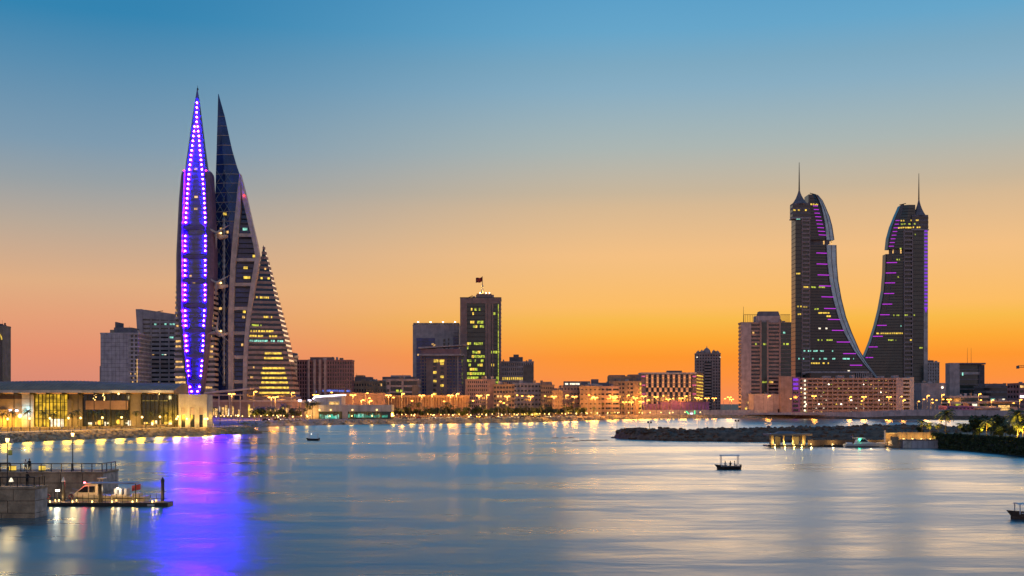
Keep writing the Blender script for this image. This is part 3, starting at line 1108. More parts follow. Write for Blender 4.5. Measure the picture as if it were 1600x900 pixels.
    # recessed plant floor between the two sails
    bx('plant_floor', root, M['dark_grey'], *sorted((u(1262 if not mirror else 1424), u(1292 if not mirror else 1391))), -HD * 0.62, HD * 0.6, w(lo[0][0]) - 0.01, w(up[-1][0]) + 0.01)
    for k in range(5):
        p0 = (1280 + k * 4) if not mirror else (1388 + k * 4)
        bx('lit_window', root, M['win_warm'] if k in (1, 4) else M['glass'], u(p0), u(p0 + 2), -HD * 0.62 - 0.1, -HD * 0.62, w(lo[0][0]) + 0.8, w(up[-1][0]) - 0.9)
    # floor lines on the sail
    py = up[0][0] + 6.0
    while py < 642:
        tab = up if py < up[-1][0] else lo
        if up[-1][0] < py < lo[0][0]:
            py += 4.4
            continue
        r = interp(tab, py)
        x0, x1 = sorted((u(r[0]), u(r[1])))
        a0, a1 = (-HD, -HD * 0.72) if not mirror else (-HD * 0.72, -HD)
        xm = x0 + (x1 - x0) * (0.55 if not mirror else 0.45)
        m = MB().prism([(x0, a0 - .22), (xm, -HD * 1.03 - .22), (x1, a1 - .22), (x1, a1 + .5), (xm, -HD * 1.03 + .5), (x0, a0 + .5)], w(py) - 0.32, w(py) + 0.32)
        m.build('floor_line', M['line_dark'], root)
        py += 4.4
    # residential shaft with balconies
    x0, x1 = u(shaft[0]), u(shaft[1])
    bx('shaft', root, M['glass_green'], x0, x1, -HD * 1.08, HD, 0, w(crown[3]) + 0.5)
    py = bands[0] + 4.0
    while py < bands[1]:
        bx('balcony_slab', root, M['wing_band'], u(balc[0]), u(balc[1]), -HD * 1.08 - 1.3, -HD * 1.08 + 0.3, w(py) - 0.95, w(py) + 0.95)
        bx('floor_line', root, M['line_dark'], x0 - .1, x1 + .1, -HD * 1.08 - 0.16, HD, w(py) - 0.3, w(py) + 0.3)
        py += 6.6
    for px in balc:
        bx('balcony_pier', root, M['wing_band'], u(px) - 0.45, u(px) + 0.45, -HD * 1.08 - 1.1, -HD * 1.08 + 0.4, 0, w(bands[0]))
    # crown, concave cone and mast
    c0, c1 = u(crown[0]), u(crown[1])
    bx('crown', root, M['dark_grey'], c0, c1, -HD * 1.2, HD * 0.2, w(crown[3]), w(crown[2]))
    for k in range(3):
        zc = w(crown[2] + (crown[3] - crown[2]) * (0.2 + 0.3 * k))
        bx('crown_window_row', root, M['glass'], c0 - 0.15, c1 + 0.15, -HD * 1.2 - 0.15, HD * 0.2 + .1, zc - 1.2, zc + 1.2)
    bx('crown_cornice', root, M['mauve'], c0 - 0.6, c1 + 0.6, -HD * 1.2 - 0.6, HD * 0.2 + 0.6, w(crown[3]) - 0.7, w(crown[3]) + 0.4)
    hw = (cone[1] - cone[0]) / 2 * s
    cx_, cy_ = u((cone[0] + cone[1]) / 2), -HD * 0.5
    tx = u(cone[4])
    rg = []
    for f, r in ((0, 1.0), (0.05, 0.98), (0.2, 0.74), (0.4, 0.48), (0.6, 0.29), (0.8, 0.15), (1.0, 0.06)):
        py = cone[2] + (cone[3] - cone[2]) * f
        xx = cx_ + (tx - cx_) * min(1, f * 1.5)
        rg.append([(xx + hw * r * math.cos(t), cy_ + hw * r * math.sin(t), w(py)) for t in [math.pi / 4 + k * math.pi / 4 for k in range(8)]])
    MB().loft(rg).build('cone_roof', M['dark_grey'], root)
    MB().tube([(tx, cy_, w(cone[3]) - 2), (tx, cy_, w((cone[3] + cone[5]) / 2)), (tx, cy_, w(cone[5]))], [0.75, 0.5, 0.25], 6).build('mast', M['metal_dark'], root)
    # roof cleaning crane on the sail top
    px = up[0][2] - sg * 2
    m = MB()
    m.box(u(px) - 1.2, u(px) + 1.2, -2, 1, w(up[0][0]) - 0.5, w(up[0][0] - 2.2))
    m.tube([(u(px - sg * 5), -1, w(up[0][0] - 4)), (u(px + sg * 5), -1, w(up[0][0] - 1.5))], 0.45, 5)
    m.build('roof_crane', M['metal_dark'], root)
    # LED lines
    for py, a, b in mags:
        on_sail('led_line', M['magenta'], a, b, py, 0.38, 0.7)
    for py, a, b in mags2:
        on_sail('led_line', M['magenta'], a, b, py, 0.32, 0.7)
    if mirror:
        py = 347.0
        while py < 482:
            bx('led_line', root, M['violet_line'], u(1439.6), u(1444.2), -HD * 1.08 - 0.8, -HD * 1.08 - 0.5, w(py) - 0.9, w(py) + 0.9)
            py += 5.4
        MB().slab([(u(1439.6), w(483)), (u(1444), w(483)), (u(1441.8), w(490))], -HD * 1.08 - 0.8, -HD * 1.08 - 0.5).build('led_line', M['violet_line'], root)
        bx('corner_panel', root, M['metal'], u(1438.5), u(1445), -HD * 1.08 - 0.4, -HD * 1.08 - 0.2, 0, w(345))
    else:
        for k in range(11):
            f = k / 10
            py = 328 + f * 46
            xo = interp(up, py)[2]
            bx('led_line', root, M['magenta'], u(xo) - 0.9, u(xo) + 0.5, -HD * 0.42 - 0.8, -HD * 0.42 - 0.3, w(py) - 0.7, w(py) + 0.7)
    rnd = random.Random(int(d))
    for py, a, b, mt, pr_ in rows:
        p = a
        while p < b:
            ww = rnd.uniform(1.4, 3.6)
            if rnd.random() < pr_:
                tab = up if py < up[-1][0] else lo
                inshaft = shaft[0] <= p <= shaft[1]
                yy = -HD * 1.08 if inshaft else sail_y(p + ww / 2, py)
                if (crown[0] <= p <= crown[1]) and py < crown[3]:
                    yy = -HD * 1.2 - 0.2
                bx('lit_window', root, M[mt], u(p), u(min(p + ww, b)), yy - 0.42, yy - 0.3, w(py) - 0.75, w(py) + 0.75)
            p += ww + rnd.uniform(0.3, 1.2)
    return root


harbour_tower(1227.0, False, 'curved harbour tower with pale glass ribbon sweeping down to the right')
harbour_tower(1283.0, True, 'curved harbour tower sweeping down to the left, violet strip on its right edge')
# ------------------------------------------------------------------ ordinary buildings
def building(name, label, px0, px1, pyt, d, depth, wall, glass, nf, nc=0, band=0.5, pier=0.4, lit=0.0, litm=('win_warm',), rows=None, cat='building',
             plant=None, masts=(), group=None, yaw=0.0, base=G, solid=(), proud=0.4, cornice=True, seed=None):
    """core of glass, a slab band for each storey, piers on the front and sides; px/py give the place at distance d"""
    w_ = (px1 - px0) * d / F
    h = Z(pyt, d) - base
    root = thing(name, label, cat, (X((px0 + px1) / 2, d), d, base), yaw, group)
    W, Gm = M[wall], M[glass]
    hw = w_ / 2
    p = proud
    bx('core', root, Gm, -hw + p, hw - p, p, depth - p, 0.0, h - 0.3)
    fh = h / nf
    for i in range(nf + 1):
        z0 = i * fh - band * fh / 2
        z1 = i * fh + band * fh / 2
        if i == 0:
            z0 = 0.0
        if i == nf:
            z1 = h
        bx('floor_band', root, W, -hw, hw, 0, depth, z0, z1)
    if nc:
        cw_ = w_ / nc
        for j in range(nc + 1):
            xx = -hw + j * cw_
            a, b = max(-hw + 0.02, xx - cw_ * pier / 2), min(hw - 0.02, xx + cw_ * pier / 2)
            bx('pier', root, W, a, b, 0.05, p + 0.05, 0.01, h - 0.01)
        ns = max(2, int(depth / max(cw_, 3.0)))
        for side in (-1, 1):
            if (side > 0) != ((px0 + px1) / 2 < 800):
                continue
            for j in range(ns + 1):
                yy = j * depth / ns
                a, b = max(0.02, yy - cw_ * pier / 2), min(depth - 0.02, yy + cw_ * pier / 2)
                x0, x1 = (hw - p - .05, hw - 0.05) if side > 0 else (-hw + 0.05, -hw + p + .05)
                bx('pier', root, W, x0, x1, a, b, 0.01, h - 0.01)
    for (a, b, z0, z1, mt) in solid:      # fractions of width and height: blank panels
        bx('wall_panel', root, M[mt], -hw + a * w_, -hw + b * w_, -0.12, p + .1, z0 * h + .02, z1 * h - .02)
    rnd = random.Random(seed if seed is not None else hash(label) % 999 if False else sum(map(ord, label)))
    cols = nc or max(4, int(w_ / 4.5))
    cw_ = w_ / cols
    if lit or rows:
        for i in range(nf):
            pr_ = rows.get(i, 0.0) if rows else lit
            for j in range(cols):
                if rnd.random() < pr_:
                    a = -hw + j * cw_ + cw_ * (pier / 2 if nc else 0.05) + 0.05
                    b = -hw + (j + 1) * cw_ - cw_ * (pier / 2 if nc else 0.05) - 0.05
                    if any(q[0] * w_ - hw < (a + b) / 2 < q[1] * w_ - hw and q[2] * h < (i + .5) * fh < q[3] * h for q in solid):
                        continue
                    bx('lit_window', root, M[rnd.choice(litm)], max(a, -hw + p + .05), min(b, hw - p - .05), p - 0.08, p - 0.02, i * fh + band * fh / 2 + .02, (i + 1) * fh - band * fh / 2 - .02)
    if cornice:
        bx('parapet', root, W, -hw - 0.25, hw + 0.25, -0.25, depth + .25, h - 0.02, h + 1.0)
        for _ in range(5):
            a = rnd.uniform(-0.92, 0.8) * hw
            ww = rnd.uniform(1.2, 3.6)
            yy = rnd.uniform(1.5, max(2.0, depth * 0.5))
            bx('roof_unit', root, M[rnd.choice(['grey', 'dark_grey', 'metal', 'tan'])], a, a + ww, yy, yy + rnd.uniform(1.2, 3), h + 1.0, h + 1.0 + rnd.uniform(0.8, 2.6))
        a = rnd.uniform(-0.8, 0.8) * hw
        MB().tube([(a, depth * .3, h + .9), (a, depth * .3, h + rnd.uniform(3.5, 7))], [.12, .06], 4).build('aerial', M['metal_dark'], root)
    for (a, b, z0, z1, mt) in (plant or ()):
        bx('plant_room', root, M[mt], -hw + a * w_, -hw + b * w_, depth * 0.15, depth * 0.7, h + z0, h + z1)
    for (a, hh) in masts:
        MB().tube([(-hw + a * w_, depth * 0.4, h), (-hw + a * w_, depth * 0.4, h + hh)], [0.22, 0.1], 5).build('mast', M['metal_dark'], root)
    root['hh'] = h
    return root, hw, h, fh


def done(root):
    if 'hh' in root:
        del root['hh']


# --- left group
r, hw, h, fh = building('hotel_tower', 'tan hotel tower with a tall arch, cut by the left edge', -45, 5.3, 511, 900, 13, 'tan', 'glass', 24, 0, band=1.02)
sx = 900 / F
def hx(px): return (px + 19.85) * sx
m = MB()
arch = [(hx(-24), 4.0)] + [(hx(-10) + 14 * sx * math.cos(t), Z(531, 900) - G + 14 * sx * math.sin(t)) for t in [math.pi - k * math.pi / 14 for k in range(15)]] + [(hx(4), 4.0)]
m.slab(arch, -0.35, 0.3).build('arch_window', M['glass'], r)
m = MB()
rg = []
for t in [math.pi - k * math.pi / 14 for k in range(15)]:
    c_, s_ = math.cos(t), math.sin(t)
    zc = Z(531, 900) - G
    rg.append([(hx(-10) + 14 * sx * c_, -0.6, zc + 14 * sx * s_), (hx(-10) + 12.3 * sx * c_, -0.6, zc + 12.3 * sx * s_), (hx(-10) + 12.3 * sx * c_, -0.2, zc + 12.3 * sx * s_), (hx(-10) + 14 * sx * c_, -0.2, zc + 14 * sx * s_)])
m.loft(rg).build('lit_arch', M['win_yellow'], r)
bx('corner_pier', r, M['tan'], hx(4.2), hx(5.5), -0.5, 13.2, 0, h + 1.2)
MB().tube([(hx(2.5), 6, h), (hx(2.5), 6, h + 3.5)], 0.7, 6).build('roof_tank', M['metal_dark'], r)
done(r)

r, hw, h, fh = building('office_block', 'plain grey office block with rooftop plant, left of the leaning tower', 157, 216, 522, 840, 30, 'grey', 'glass', 20, 9, band=0.35, pier=0.3,
                        plant=[(0.3, 0.78, 0, 5.0, 'dark_grey'), (0.33, 0.36, 5, 9, 'dark_grey')], masts=[(0.31, 8)], solid=[(0.02, 0.75, 0.0, 1.0, 'grey')])
for k in range(20):
    bx('panel_joint', r, M['dark_grey'], -hw + 0.03 * hw, hw * 0.48, -0.16, -0.1, (k + 1) * fh - 0.12, (k + 1) * fh + 0.12)
for k in range(7):
    x = -hw + 2 * hw * (0.1 + 0.1 * k)
    bx('panel_joint', r, M['dark_grey'], x - 0.1, x + 0.1, -0.15, -0.1, 0.1, h - 0.1)
bx('lit_edge', r, M['win_warm'], hw * 0.93, hw * 0.96, -0.25, -0.1, 2, h * 0.7)
rnd = random.Random(3)
for k in range(14):
    x = hw * rnd.uniform(0.52, 0.9)
    z = int(rnd.uniform(2, 12)) * fh + fh * .3
    bx('lit_window', r, M['win_warm'], x, x + 1.2, 0.2, 0.3, z, z + 1.2)
bx('annex', r, M['brown'], -hw - 2.0, -hw - 0.1, 4, 24, 0, h * 0.62)
done(r)

# leaning tower with sloping top
d = 905.0
r = thing('leaning_tower', 'mauve office tower with sloping roof and flared left edge, beside the sail towers', 'tower', (X(244, d), d, G))
s8 = d / F
def lu(px): return (px - 244) * s8
def lw(py): return Z(py, d) - G
left = [(483, 212.3), (540, 216.0), (600, 218.2), (652, 219)]
rg = []
for py in (652, 600, 570, 540, 510, 491):
    a = interp(left, py)[0]
    rg.append([(lu(a) + .6, .5, lw(py)), (lu(280) - .6, .5, lw(py)), (lu(280) - .6, 26, lw(py)), (lu(a) + .6, 26, lw(py))])
MB().loft(rg).build('core', M['glass'], r)
py = 648.0
k = 0
while py > 500:
    a = interp(left, py)[0]
    bx('floor_band', r, M['mauve'] if not (560 < py < 578) else M['pink'], lu(a + 7), lu(280.4), 0, 26.3, lw(py) - 1.05, lw(py) + 1.05)
    k += 1
    py -= 6.9
rg = []
for py in (652, 600, 570, 540, 510, 483):
    a = interp(left, py)[0]
    rg.append([(lu(a), -0.5, lw(py)), (lu(a + 9.5), -0.5, lw(py)), (lu(a + 9.5), 27, lw(py)), (lu(a), 27, lw(py))])
MB().loft(rg).build('edge_wall', M['mauve'], r)
MB().slab([(lu(221), lw(484)), (lu(228), lw(484)), (lu(281), lw(492)), (lu(281), lw(501)), (lu(221), lw(498))], -0.3, 26.8).build('sloping_top', M['mauve'], r)
for px in (236, 250, 264):
    bx('pier', r, M['mauve'], lu(px) - 0.5, lu(px) + 0.5, -0.2, 0.4, 0, lw(497))
for px, py, mt in ((242.5, 506.5, 'win_cyan'), (258.5, 506.5, 'win_cyan'), (266, 506.5, 'win_cyan'), (265, 527, 'win_cyan'), (269, 527.5, 'win_cyan'), (239, 553, 'win_warm'), (254, 553, 'win_cyan'), (258, 553, 'win_white'), (248.5, 598, 'win_warm'), (271, 506.5, 'win_cyan')):
    bx('lit_window', r, M[mt], lu(px - 1.6), lu(px + 1.6), 0.3, 0.42, lw(py) - 0.8, lw(py) + 0.8)
MB().tube([(lu(238), 8, lw(486)), (lu(250), 8, lw(484.5))], 0.3, 5).build('roof_crane', M['metal_dark'], r)

# --- between the sails and the flag tower
r, hw, h, fh = building('office_block', 'wide dark plum office block with blue lit strip, right of the sail towers', 464, 550, 564, 960, 14, 'plum', 'glass', 14, 22, band=0.3, pier=0.45,
                        plant=[(0.23, 0.65, 0, 3.2, 'dark_grey')])
for a, b in ((0.2, 0.235), (0.30, 0.345), (0.395, 0.44), (0.49, 0.535)):
    bx('fin', r, M['mauve'], -hw + a * 2 * hw, -hw + b * 2 * hw, -1.2, 0.6, 0, h + 1.2)
for a, b, zz_ in ((0.30, 0.36, 0.44), (0.46, 0.5, 0.46), (0.54, 0.62, 0.46), (0.63, 0.75, 0.46), (0.76, 0.86, 0.455), (0.72, 0.78, 0.36), (0.31, 0.35, 0.37), (0.9, 0.97, 0.455)):
    bx('lit_window', r, M['win_blue'], -hw + a * 2 * hw, -hw + b * 2 * hw, -0.2, -0.05, zz_ * h - 0.8, zz_ * h + 0.8)
done(r)
r, hw, h, fh = building('slab_tower', 'narrow dark slab just behind the stepped wing of the sail tower', 449, 459.5, 557, 1000, 20, 'plum', 'glass', 16, 3)
done(r)
r, hw, h, fh = building('low_block', 'low tan block with small dark windows right of the plum block', 552, 602, 597, 1010, 26, 'tan', 'glass', 6, 12, band=0.55, pier=0.5, lit=0.06,
                        plant=[(0.02, 0.55, 0, 4.5, 'dark_grey'), (0.05, 0.3, 4.5, 6.0, 'tan')], masts=[(0.06, 8)])
done(r)
r, hw, h, fh = building('low_block', 'low dark block with flat upper storey behind the colonnade', 590, 656, 596, 1030, 28, 'dark_grey', 'glass', 6, 10, band=0.5, pier=0.4, lit=0.05,
                        plant=[(0.1, 0.9, 0, 4.2, 'dark_grey'), (0.3, 0.75, 4.2, 5.5, 'grey')], masts=[(0.3, 5), (0.62, 6)])
done(r)
r, hw, h, fh = building('office_block', 'small office block with pale frame and dark recessed glass front', 604, 654, 594, 980, 22, 'mauve', 'glass', 6, 2, band=0.3, pier=0.12, lit=0.0,
                        solid=[(0, 0.12, 0, 1, 'mauve'), (0.8, 1.0, 0, 0.85, 'tan')])
for a in (0.3, 0.42):
    bx('lit_window', r, M['win_green'], -hw + a * 2 * hw, -hw + (a + 0.08) * 2 * hw, -0.05, 0.1, h * 0.66, h * 0.73)
for k in range(5):
    bx('window', r, M['glass'], -hw * 0.97, -hw * 0.82, -0.3, -0.15, k * h / 5 + 2, k * h / 5 + 4.4)
done(r)
# grey tower pair in front of the flag tower
r, hw, h, fh = building('grey_tower', 'broad grey tower with dark window panel, left of the flag tower', 645, 717, 509, 1180, 34, 'mauve', 'glass', 26, 0, band=1.02,
                        plant=[(0.0, 1.0, 0.5, 3.2, 'dark_grey')])
def gx(f): return -hw + f * 2 * hw
bx('window_panel', r, M['glass_blue'], gx(0.08), gx(0.48), -0.35, 0.4, h * 0.30, h * 0.86)
bx('window_panel', r, M['glass_blue'], gx(0.08), gx(0.2), -0.36, 0.4, 3, h * 0.30)
bx('window_panel', r, M['glass_blue'], gx(0.88), gx(0.985), -0.35, 0.4, h * 0.4, h * 0.87)
for k in range(14):
    zz_ = h * 0.30 + k * h * 0.04
    bx('floor_line', r, M['dark_grey'], gx(0.08), gx(0.48), -0.5, -0.3, zz_ - 0.25, zz_ + 0.25)
    bx('floor_line', r, M['dark_grey'], gx(0.88), gx(0.985), -0.5, -0.3, zz_ + h * 0.1 - 0.25, zz_ + h * 0.1 + 0.25)
for k in range(7):
    bx('window', r, M['glass'], gx(0.66), gx(0.705), -0.3, 0.2, h * (0.55 + 0.045 * k), h * (0.55 + 0.045 * k) + 2.6)
    bx('window', r, M['glass'], gx(0.76), gx(0.79), -0.3, 0.2, h * (0.53 + 0.05 * k), h * (0.53 + 0.05 * k) + 2.4)
for a, z in ((0.41, .78), (0.44, .77), (0.1, .66), (0.25, .6), (0.9, .62), (0.93, .7), (0.92, .55)):
    bx('lit_window', r, M['win_warm'], gx(a), gx(a + 0.045), -0.5, -0.36, z * h, z * h + 1.8)
for a in (0.1, 0.37, 0.64, 0.9):
    bx('roof_lamp', r, M['lampwhite'], gx(a), gx(a + 0.03), 0.2, 1.4, h + 3.4, h + 4.2)
done(r)
r, hw, h, fh = building('brown_tower', 'brown and blue tower with projecting roof canopies, in front of the grey tower', 656, 722, 556, 1090, 30, 'plum', 'glass_blue', 18, 0, band=0.28)
def gx(f): return -hw + f * 2 * hw
bx('centre_panel', r, M['brown'], gx(0.15), gx(0.64), -1.2, 0.6, 0, h * 0.93)
for a in (0.32, 0.49):
    for k in range(12):
        lit_ = (k * 7 + int(a * 100)) % 5 < 2
        bx('lit_window' if lit_ else 'window', r, M['win_yellow'] if lit_ else M['glass'], gx(a), gx(a + 0.075), -1.4, -1.1, h * (0.03 + 0.074 * k), h * (0.03 + 0.074 * k) + 2.2)
for a in (0.36, 0.5):
    bx('lit_window', r, M['win_yellow'], gx(a - .03), gx(a + 0.08), -1.45, -1.15, h * 0.89, h * 0.89 + 2.5)
for a in (0.02, 0.1, 0.68, 0.76, 0.84):
    bx('fin', r, M['dark_grey'], gx(a), gx(a + 0.025), -0.8, 0.5, 0, h)
bx('pale_fin', r, M['mauve'], gx(0.885), gx(0.915), -1.0, 0.5, 0, h)  # one fin paler than the dark ones
bx('roof_canopy', r, M['mauve'], gx(-0.02), gx(1.04), -4, 20, h, h + 1.6)
bx('roof_storey', r, M['plum'], gx(0.02), gx(0.96), -1, 22, h + 1.6, h + 6.4)
MB().slab([(gx(-0.03), h + 6.4), (gx(1.12), h + 9.6), (gx(1.12), h + 10.4), (gx(-0.03), h + 8)], -3, 16).build('roof_canopy', M['mauve'], r)
done(r)

# flag tower
d = 1150.0
r, hw, h, fh = building('flag_tower', 'tall dark glass tower with brown piers and a flag on its crown', 719, 783, 466, d, 34, 'line_dark', 'glass_green', 27, 0, band=0.16, cat='tower')
def gx(f): return -hw + f * 2 * hw
for a, b in ((0.0, 0.165), (0.615, 0.665), (0.675, 0.75), (0.775, 0.81), (0.955, 1.0)):
    bx('pier', r, M['brown'], gx(a), gx(b), -0.9, 0.8, 0, h + 0.4)
bx('top_wall', r, M['brown'], gx(0.02), gx(0.98), -0.5, 0.9, h * 0.955, h + 0.3)
bx('led_line', r, M['win_green'], gx(0.925), gx(0.94), -1.0, -0.7, h * 0.1, h * 0.95)
rnd = random.Random(8)
for i, a, b, p in ((24, 0.17, 0.5, .5), (23, 0.17, 0.55, .3), (21, 0.17, .6, .5), (20, .17, .6, .4), (16, 0.17, .55, .9), (15, .17, .3, .5), (14, 0.3, .6, .7), (13, .17, .6, .8), (12, .17, .6, .5), (11, .2, .6, .5), (10, .17, .6, .8), (9, .17, .6, .7), (8, 0.17, .6, .9), (7, .17, .6, 1.0), (4, .17, .6, .25), (3, .2, .6, .2),
                   (23, .81, .9, .8), (22, .81, .9, .4), (20, .76, .92, .6), (14, .76, .95, .9), (11, .76, .9, .5), (8, .76, .92, .6), (7, .76, .95, .9), (5, .8, .92, .3)):
    x = a
    while x < b - 0.02:
        ww = rnd.uniform(0.03, 0.075)
        if rnd.random() < p:
            bx('lit_window', r, M['win_green' if rnd.random() < .8 else 'win_yellow'], gx(x), gx(min(x + ww, b)), 0.26, 0.36, i * fh + .5, i * fh + fh * 0.72)
        x += ww + 0.008
bx('crown', r, M['brown'], gx(0.38), gx(0.82), 6, 24, h + 0.4, h + 4.0)
bx('crown', r, M['brown'], gx(0.4), gx(0.76), 8, 20, h + 4.0, h + 5.4)
MB().lathe([(3.6, 0), (3.4, .8), (1.8, 1.6), (1.2, 4), (1.4, 5.4), (0.9, 6), (0.6, 8.6), (1.1, 9), (1.0, 10), (0.3, 10.6)], 10, (gx(0.535), 14, h + 3.9)).build('finial', M['white'], r, smooth=True)
for sx_ in (-4.5, 4.5):
    light('crown_light', r, (gx(0.535) + sx_, 9, h + 7.5), 2600, (1.0, .62, .12), .4)
for a in (0.47, 0.62, 0.7):
    bx('roof_lamp', r, M['lampwhite'], gx(a), gx(a + .02), 7, 7.6, h + 5.5, h + 6.3)
MB().tube([(gx(0.535), 14, h + 14), (gx(0.535), 14, h + 23)], [0.35, 0.18], 6).build('flag_pole', M['metal_dark'], r)
m = MB()
rg = []
for k in range(9):
    f = k / 8
    x = gx(0.535) - 0.2 - 6.4 * f
    y = 14 + 1.1 * math.sin(f * 7)
    zt = h + 22.8 - 2.0 * f - .6 * math.sin(f * 5)
    rg.append([(x, y, zt - 4.6 - .4 * f), (x, y, zt), (x, y + 0.06, zt), (x, y + .06, zt - 4.6 - .4 * f)])
m.loft(rg).build('flag', M['flag'], r)
MB().tube([(gx(0.14), 8, h + 0.5), (gx(0.3), 8, h + 3.2)], 0.35, 5).build('roof_crane', M['metal_dark'], r)
done(r)

r, hw, h, fh = building('office_block', 'mid-rise block with yellow lit window rows, right of the flag tower', 781, 834, 566, 1190, 30, 'mauve', 'glass', 11, 16, band=0.4, pier=0.45,
                        rows={3: .9, 4: .15, 5: .5, 7: .85, 9: .1, 8: .05}, litm=('win_yellow',), plant=[(0.28, 0.68, 0, 5.5, 'dark_grey'), (0.4, 0.56, 5.5, 8, 'dark_grey')], solid=[(0.69, 1.0, 0.02, 0.95, 'tan')])
for k in range(7):
    bx('fin', r, M['dark_grey'], hw * (0.42 + 0.08 * k), hw * (0.45 + 0.08 * k), -0.3, -0.1, 0, h * .95)
done(r)
r, hw, h, fh = building('white_office', 'pale pink office block with a grid of small windows below the flag tower', 727, 774, 594, 950, 26, 'pink', 'glass', 9, 15, band=0.45, pier=0.5, lit=0.03,
                        solid=[(0, 0.07, 0, 1, 'pink'), (0.76, 1, 0, 1, 'pink')])
done(r)
r, hw, h, fh = building('low_block', 'low cream block with ribbon windows right of the pale pink office', 771, 804, 602, 940, 24, 'tan', 'glass', 7, 7, band=0.5, pier=0.3, lit=0.05)
done(r)
r, hw, h, fh = building('low_block', 'dark low block with long white lit ground strip', 802, 852, 600, 985, 26, 'grey', 'glass', 7, 9, band=0.55, pier=0.3, rows={5: .22}, plant=[(0.0, 0.6, 0, 2.5, 'dark_grey')])
bx('lit_strip', r, M['win_yellow'], -hw * .5, hw * 0.95, -0.5, -0.2, 0.5, 2.6)
done(r)
r, hw, h, fh = building('low_block', 'brown low block with dark roof huts left of the orange lit row', 845, 866, 603, 965, 24, 'tan', 'glass', 7, 6, band=0.55, pier=0.4, plant=[(0.0, 0.8, 0, 3.5, 'dark_grey')])
done(r)
r, hw, h, fh = building('low_block', 'plain low block in orange lamplight left of the roof with lit strip', 863, 879, 612, 950, 22, 'tan', 'glass', 6, 4, band=0.8, pier=0.7)
done(r)
r, hw, h, fh = building('long_block', 'long low block with a white lit strip along its roof storey', 876, 936, 604, 1000, 28, 'pink', 'glass', 6, 12, band=0.7, pier=0.5, lit=0.04,
                        plant=[(0.1, 0.78, 0, 4.6, 'dark_grey')])
for a, b in ((0.12, 0.2), (0.25, 0.5), (0.72, 0.76)):
    bx('lit_strip', r, M['win_white'], -hw + a * 2 * hw, -hw + b * 2 * hw, 28 * .15 - .3, 28 * .15 - .05, h + 1.6, h + 3.0)
done(r)
r, hw, h, fh = building('low_block', 'orange lit block with blank tan walls below the stepped roofs', 906, 940, 605, 985, 24, 'tan', 'glass', 6, 5, band=0.75, pier=0.6, lit=0.0)
done(r)
r, hw, h, fh = building('low_block', 'orange lit block with long ledges left of the chequered hotel', 934, 968, 605, 1012, 26, 'pink', 'glass', 6, 3, band=0.6, pier=0.2, plant=[(-0.25, 0.05, -2, 7, 'dark_grey'), (0.05, 0.55, 0, 4, 'dark_grey')])
done(r)
r, hw, h, fh = building('stepped_block', 'tan block with two columns of dark windows beside the chequered hotel', 952, 1003, 597, 1065, 30, 'tan', 'glass', 8, 8, band=0.5, pier=0.35, rows={6: .05},
                        plant=[(0.0, 0.85, 0, 5.5, 'tan'), (0.02, 0.5, 5.5, 6.5, 'dark_grey'), (0.62, 1.0, 0, 7.0, 'dark_grey')], solid=[(0, 0.26, 0, 1, 'tan'), (0.46, 0.56, 0, 1, 'tan'), (0.74, 0.9, 0, 1, 'tan')])
for k in range(7):
    bx('lit_window', r, M['win_yellow'], hw * 0.86, hw * 0.95, -0.2, 0.2, 3 + k * 4, 5 + k * 4)
done(r)

# chequered hotel
d = 1150.0
r = thing('chequered_hotel', 'hotel with chequered facade of lit squares and pink end bays', 'hotel', (X(1045, d), d, G))
sh = d / F
def cu(px): return (px - 1045) * sh
H_ = Z(582, d) - G
bx('core', r, M['glass'], cu(1002) + .5, cu(1088) - .5, 0.8, 24, 0, H_ - 0.4)
bx('roof_slab', r, M['white'], cu(1002) - .4, cu(1088.5), -0.3, 24.4, H_ - 1.6, H_)
bx('plant_room', r, M['dark_grey'], cu(1044), cu(1067), 6, 14, H_, H_ + 2)
nrow, ncol = 9, 17
fh = (H_ - 1.8) / nrow
cwid = (cu(1080) - cu(1009)) / ncol
for i in range(nrow):
    bx('floor_slab', r, M['tan'], cu(1002), cu(1088), 0.2, 1.6, i * fh - 0.22, i * fh + 0.22)
    for j in range(ncol):
        if (j % 2 == 0) != (i % 4 in (1,)) or (i % 4 == 1 and j % 2 == 1):
            x = cu(1009) + j * cwid
            wide = 0.9 if i % 4 == 1 else 0.72
            bx('panel', r, M['hotel_panel'], x + cwid * (0.5 - wide / 2), x + cwid * (0.5 + wide / 2), -0.1, 0.7, i * fh + 0.3, (i + 1) * fh - 0.3)  # the panel's own glow stands for light falling on the facade
            bx('panel_glow_strip', r, M['hotel_warm'], x + cwid * 0.2, x + cwid * 0.8, -0.3, -0.12, i * fh + 0.32, i * fh + 0.32 + 0.8)  # added glowing strip that brightens the facade square
    for px in (1002, 1081.5):
        bx('end_panel', r, M['pink'], cu(px) + .2, cu(px + 6.5), -0.1, 0.7, i * fh + 0.3, (i + 1) * fh - 0.3)
        if i % 2 == 0:
            bx('pink_strip', r, M['hotel_pink'], cu(px) + .3, cu(px + 6.3), -0.35, -0.12, i * fh + fh * 0.45, i * fh + fh * 0.62)
for j in range(ncol + 1):
    x = cu(1009) + j * cwid
    bx('fin', r, M['brown'], x - 0.18, x + 0.18, 0.1, 1.5, 0, H_ - 1.6)
# the side wing with tilted lit balconies
bx('side_wing', r, M['tan'], cu(1088.6), cu(1099.5), 2, 26, 0, H_ - 0.1)
for i in range(12):
    z = 1 + i * (H_ - 2) / 12
    MB().slab([(cu(1089), z + 1.0), (cu(1099), z + 0.1), (cu(1099), z + 0.9), (cu(1089), z + 1.8)], 1.4, 2.0).build('lit_balcony', M['win_yellow'], r)

